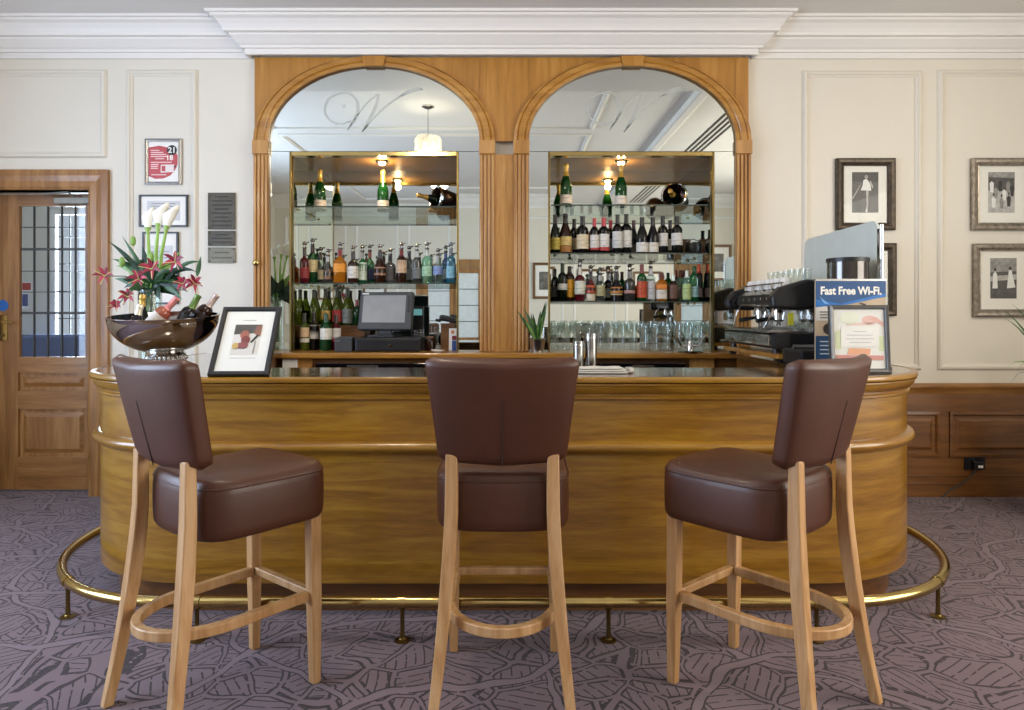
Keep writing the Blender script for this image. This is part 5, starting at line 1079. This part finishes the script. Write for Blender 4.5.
t = thing('towel_roll', 'rolled end of a grey cloth right of the folded white cloth', 'cloth', (wx(631, 3.22), 3.22, ZT)); G().tube([(-.02,-.07,.012),(0,-.02,.013),(.003,.03,.012),(-.01,.07,.012)], [.008,.012,.012,.008], 8).obj('roll', pm('grey_cloth','#bdb9b2',.85), t, smooth=True)

# ================================================================== ESPRESSO MACHINE on the right return
ex0, ex1, ey0, ey1 = 1.46, 1.86, 3.86, 4.70
pl = thing('machine_stand', 'low oak stand under the espresso machine', 'stand', (1.66, 4.25, ZT))
G().box(ex0+.005, ex1, ey0-.1, ey1+.02, 1.085, 1.11).obj('board', OAKX, pl, world=True, bevel=.003)
for x in (ex0+.05, ex1-.04):
    for y in (ey0-.06, ey1-.03): G().box(x-.02, x+.02, y-.02, y+.02, ZT, 1.085).obj('foot', BLACK, pl, world=True)
em = thing('espresso_machine', 'chrome and black two group espresso machine on the right of the bar', 'coffee machine', (1.66, 4.25, 1.11))
for x in (ex0+.05, ex1-.04):
    for y in (ey0+.05, ey1-.05): G().lathe([(.022,1.1105),(.018,1.14)], 10, (x, y, 0)).obj('foot', BLACK, em, world=True)
G().box(ex0+.03, ex1, ey0, ey1, 1.135, 1.225).obj('base', BLACK, em, world=True, bevel=.008)
G().box(ex0+.005, ex0+.03, ey0+.04, ey1, 1.15, 1.215).obj('front_fascia', CHROME, em, world=True, bevel=.004)
tr = G().box(ex0, ex1-.12, ey0+.02, ey1, 1.225, 1.24).obj('drip_tray', STEEL, em, world=True, bevel=.003)
for k in range(22): G().box(ex0+.02, ex1-.14, ey0+.05+.034*k, ey0+.062+.034*k, 1.24, 1.244).obj('tray_slat', CHROME, tr, world=True)
G().box(ex1-.12, ex1, ey0+.03, ey1-.03, 1.225, 1.40).obj('back_panel', CHROME, em, world=True)
hd = G().loft([[(ex0+.07, y, 1.385), (ex1, y, 1.375), (ex1, y, 1.485), (ex0+.12, y, 1.485), (ex0+.05, y, 1.43)] for y in (ey0+.05, ey1-.05)]).obj('upper_body', STEEL, em, world=True, bevel=.006)
for y0, y1 in ((ey0-.02, ey0+.06), (ey1-.06, ey1+.02)):
    G().loft([[(ex0+.01, y, 1.365), (ex0+.15, y, 1.355), (ex1+.005, y, 1.37), (ex1+.005, y, 1.525), (ex0+.2, y, 1.53), (ex0+.05, y, 1.485), (ex0, y, 1.43)] for y in (y0, y1)]).obj('end_cheek', BLACK, em, world=True, bevel=.018, seg=3)
    G().box(ex1-.16, ex1-.1, y0+.01, y1-.005, 1.225, 1.37).obj('pillar', CHROME, em, world=True)
G().box(ex0+.045, ex0+.06, ey0+.08, ey1-.08, 1.395, 1.45).obj('control_strip', BLACK, em, world=True)
for k in range(6): G().lathe([(.009,0),(.009,.006),(.001,.0065)], 10).xf(Matrix.Translation((ex0+.045, ey0+.16+.1*k, 1.425)) @ Matrix.Rotation(R(-90), 4, 'Y')).obj('button', CHROME, em, world=True)
for y in (ey0+.24, ey0+.54):
    gh = G().lathe([(.03,1.395),(.038,1.37),(.042,1.345),(.042,1.325),(.001,1.325)], 18, (ex0+.14, y, 0)).obj('group_head', CHROME, em, world=True, smooth=True)
    G().lathe([(.036,1.325),(.036,1.30),(.02,1.285),(.001,1.285)], 18, (ex0+.14, y, 0)).obj('portafilter', CHROME, gh, world=True, smooth=True)
    G().tube([(ex0+.11, y, 1.31), (ex0+.06, y-.01, 1.302), (ex0-.0, y-.03, 1.292)], [.009, .013, .014], 10).obj('portafilter_handle', BLACK, gh, world=True, smooth=True)
    for s_ in (-1, 1): G().tube([(ex0+.14, y, 1.287), (ex0+.14, y+.02*s_, 1.275), (ex0+.14, y+.022*s_, 1.262)], .006, 6).obj('spout', CHROME, gh, world=True, smooth=True)
for y, s_ in ((ey0+.1, 1), (ey1-.1, -1)):
    G().tube([(ex0+.08, y, 1.39), (ex0+.05, y, 1.34), (ex0+.03, y+.03*s_, 1.28), (ex0+.02, y+.05*s_, 1.252)], .006, 8).obj('steam_wand', CHROME, em, world=True, smooth=True); G().lathe([(.02,0),(.022,.02),(.001,.022)], 12).xf(Matrix.Translation((ex0+.05, y, 1.41)) @ Matrix.Rotation(R(-90), 4, 'Y')).obj('steam_knob', BLACK, em, world=True, smooth=True)
rl = G().tube([(ex0+.1, ey0+.07, 1.515), (ex0+.1, ey1-.07, 1.515)], .005, 8).obj('cup_rail', CHROME, em, world=True, smooth=True)
for k in range(5): G().tube([(ex0+.1, ey0+.09+.155*k, 1.485), (ex0+.1, ey0+.09+.155*k, 1.515)], .004, 6).obj('rail_post', CHROME, rl, world=True)
yt = G().box(ex0+.1, ex0+.13, ey0-.005, ey0, 1.27, 1.34).obj('yellow_tag', pm('tag_yellow', '#c9c832', .5), em, world=True)
# cups and glasses on top
cupm = G().lathe([(.022,.062),(.026,.062),(.03,.055),(.042,.012),(.044,0),(.041,0),(.028,.05),(.001,.054)], 18, caps=False)
first = None
for i in range(8):
    y = ey1-.125-.075*i; x = ex0+.15 + (.01 if i % 2 else 0)
    if first is None: first = cupm.obj('coffee_cup', CHINA, smooth=True); o = first
    else: o = first.copy(); COL.objects.link(o)
    o.location = (x, y, 1.486); tag(o, 'upturned white cup on the espresso machine, %s from its far end' % ORD[i], 'cup', 'upturned cups on the espresso machine')
first = None
for i in range(7):
    y = ey1-.16-.085*i; x = ex0+.275
    if first is None: first = tumbler_mesh(.12, .036, 0).obj('latte_glass', GLASSW, smooth=True); o = first
    else: o = first.copy(); COL.objects.link(o)
    o.location = (x, y, 1.486); tag(o, 'clear latte glass behind the cups on the machine, %s from its far end' % ORD[i], 'glass', 'latte glasses on the espresso machine')
# steel canister
t = thing('steel_canister', 'dark polished steel canister with black rim behind the Wi-Fi sign', 'canister', (1.80, 3.66, ZT))
G().lathe([(.001,0),(.09,0),(.095,.01),(.095,.3),(.08,.33),(.08,.4),(.103,.42),(.103,.56),(.097,.56),(.095,.43),(.001,.43)], 32, caps=False).obj('body', pm('black_steel', '#5d5a58', .14, 1.0, var=.1), t, smooth=True); G().lathe([(.096,.55),(.107,.55),(.107,.572),(.096,.572),(.096,.55)], 32, caps=False).obj('rim', BLACK, t, smooth=True)
t_ = G().box(ex0+.02, ex0+.21, 3.5, 3.74, ZT, ZT+.09); gr = thing('knock_box', 'black knock box in front of the espresso machine on the bar', 'box', (ex0+.135, 3.62, ZT)); t_.obj('body', BLACK, gr, world=True, bevel=.012); G().tube([(ex0+.03, 3.62, ZT+.1), (ex0+.2, 3.62, ZT+.1)], .012, 10).obj('knock_bar', DGREY, gr, world=True, smooth=True)
# frosted screen
sx = 1.965
scn = thing('frosted_screen', 'frosted glass screen with chrome end posts beside the espresso machine', 'screen', (sx, 4.1, ZT))
y0, y1, zt_ = 3.63, 4.58, wz(219, 3.63)
pts = [(y0+.025, ZT+.05), (y1, ZT+.05), (y1, zt_-.07)] + [(y1-.06+.06*math.cos(R(a)), zt_-.07+.06*math.sin(R(a))) for a in (30, 60, 90)] + [(y0+.085+.06*math.cos(R(a)), zt_-.06+.06*math.sin(R(a))) for a in (90, 120, 150, 180)]
G().loft([[(x, a, b_) for a, b_ in pts] for x in (sx-.005, sx+.005)]).obj('frosted_pane', FROST, scn, world=True)
for y, zz in ((y0, zt_-.03), (y1+.01, zt_-.2)):
    p = G().lathe([(.02,ZT),(.02,ZT+.008),(.011,ZT+.012),(.011,zz),(.001,zz+.004)], 14, (sx, y, 0)).obj('post', CHROME, scn, world=True, smooth=True)
    G().box(sx-.008, sx+.008, y+.008*(1 if y < 4 else -1)-.012, y+.03 if y < 4 else y, ZT+.05, zz-.02).obj('clamp', DSTEEL, p, world=True)
# plant at the right edge
pt_ = thing('arching_plant', 'tall potted plant with thin arching leaves at the right edge', 'plant', (3.62, 4.35, 0))
G().lathe([(.001,0),(.14,0),(.16,.02),(.19,.42),(.2,.44),(.185,.44),(.17,.38),(.001,.38)], 24, caps=False).obj('pot', pm('dark_pot', '#4a4038', .5), pt_, smooth=True); G().lathe([(.001,.385),(.168,.385),(.168,.38),(.001,.38)], 20, caps=False).obj('soil', pm('soil', '#2f241c', .9), pt_)
for k in range(22):
    a = 2*math.pi*k/22*5.1; L_ = .35+.25*((k*7) % 5)/4
    blade((.03*math.cos(a), .03*math.sin(a), .38), (L_*math.cos(a)*.75, L_*math.sin(a)*.6, .75+.3*((k*3) % 4)/3), .012, .3).obj('leaf', LEAF if k % 2 else LEAFL, pt_, smooth=True)
for (px, py) in ((1001, 309), (1004, 318), (1012, 304)): blade((0, 0, .38), (wx(px, 4.2)-3.62, -.15, wz(py, 4.2)), .01, .18, 12).obj('leaf', LEAF, pt_, smooth=True)
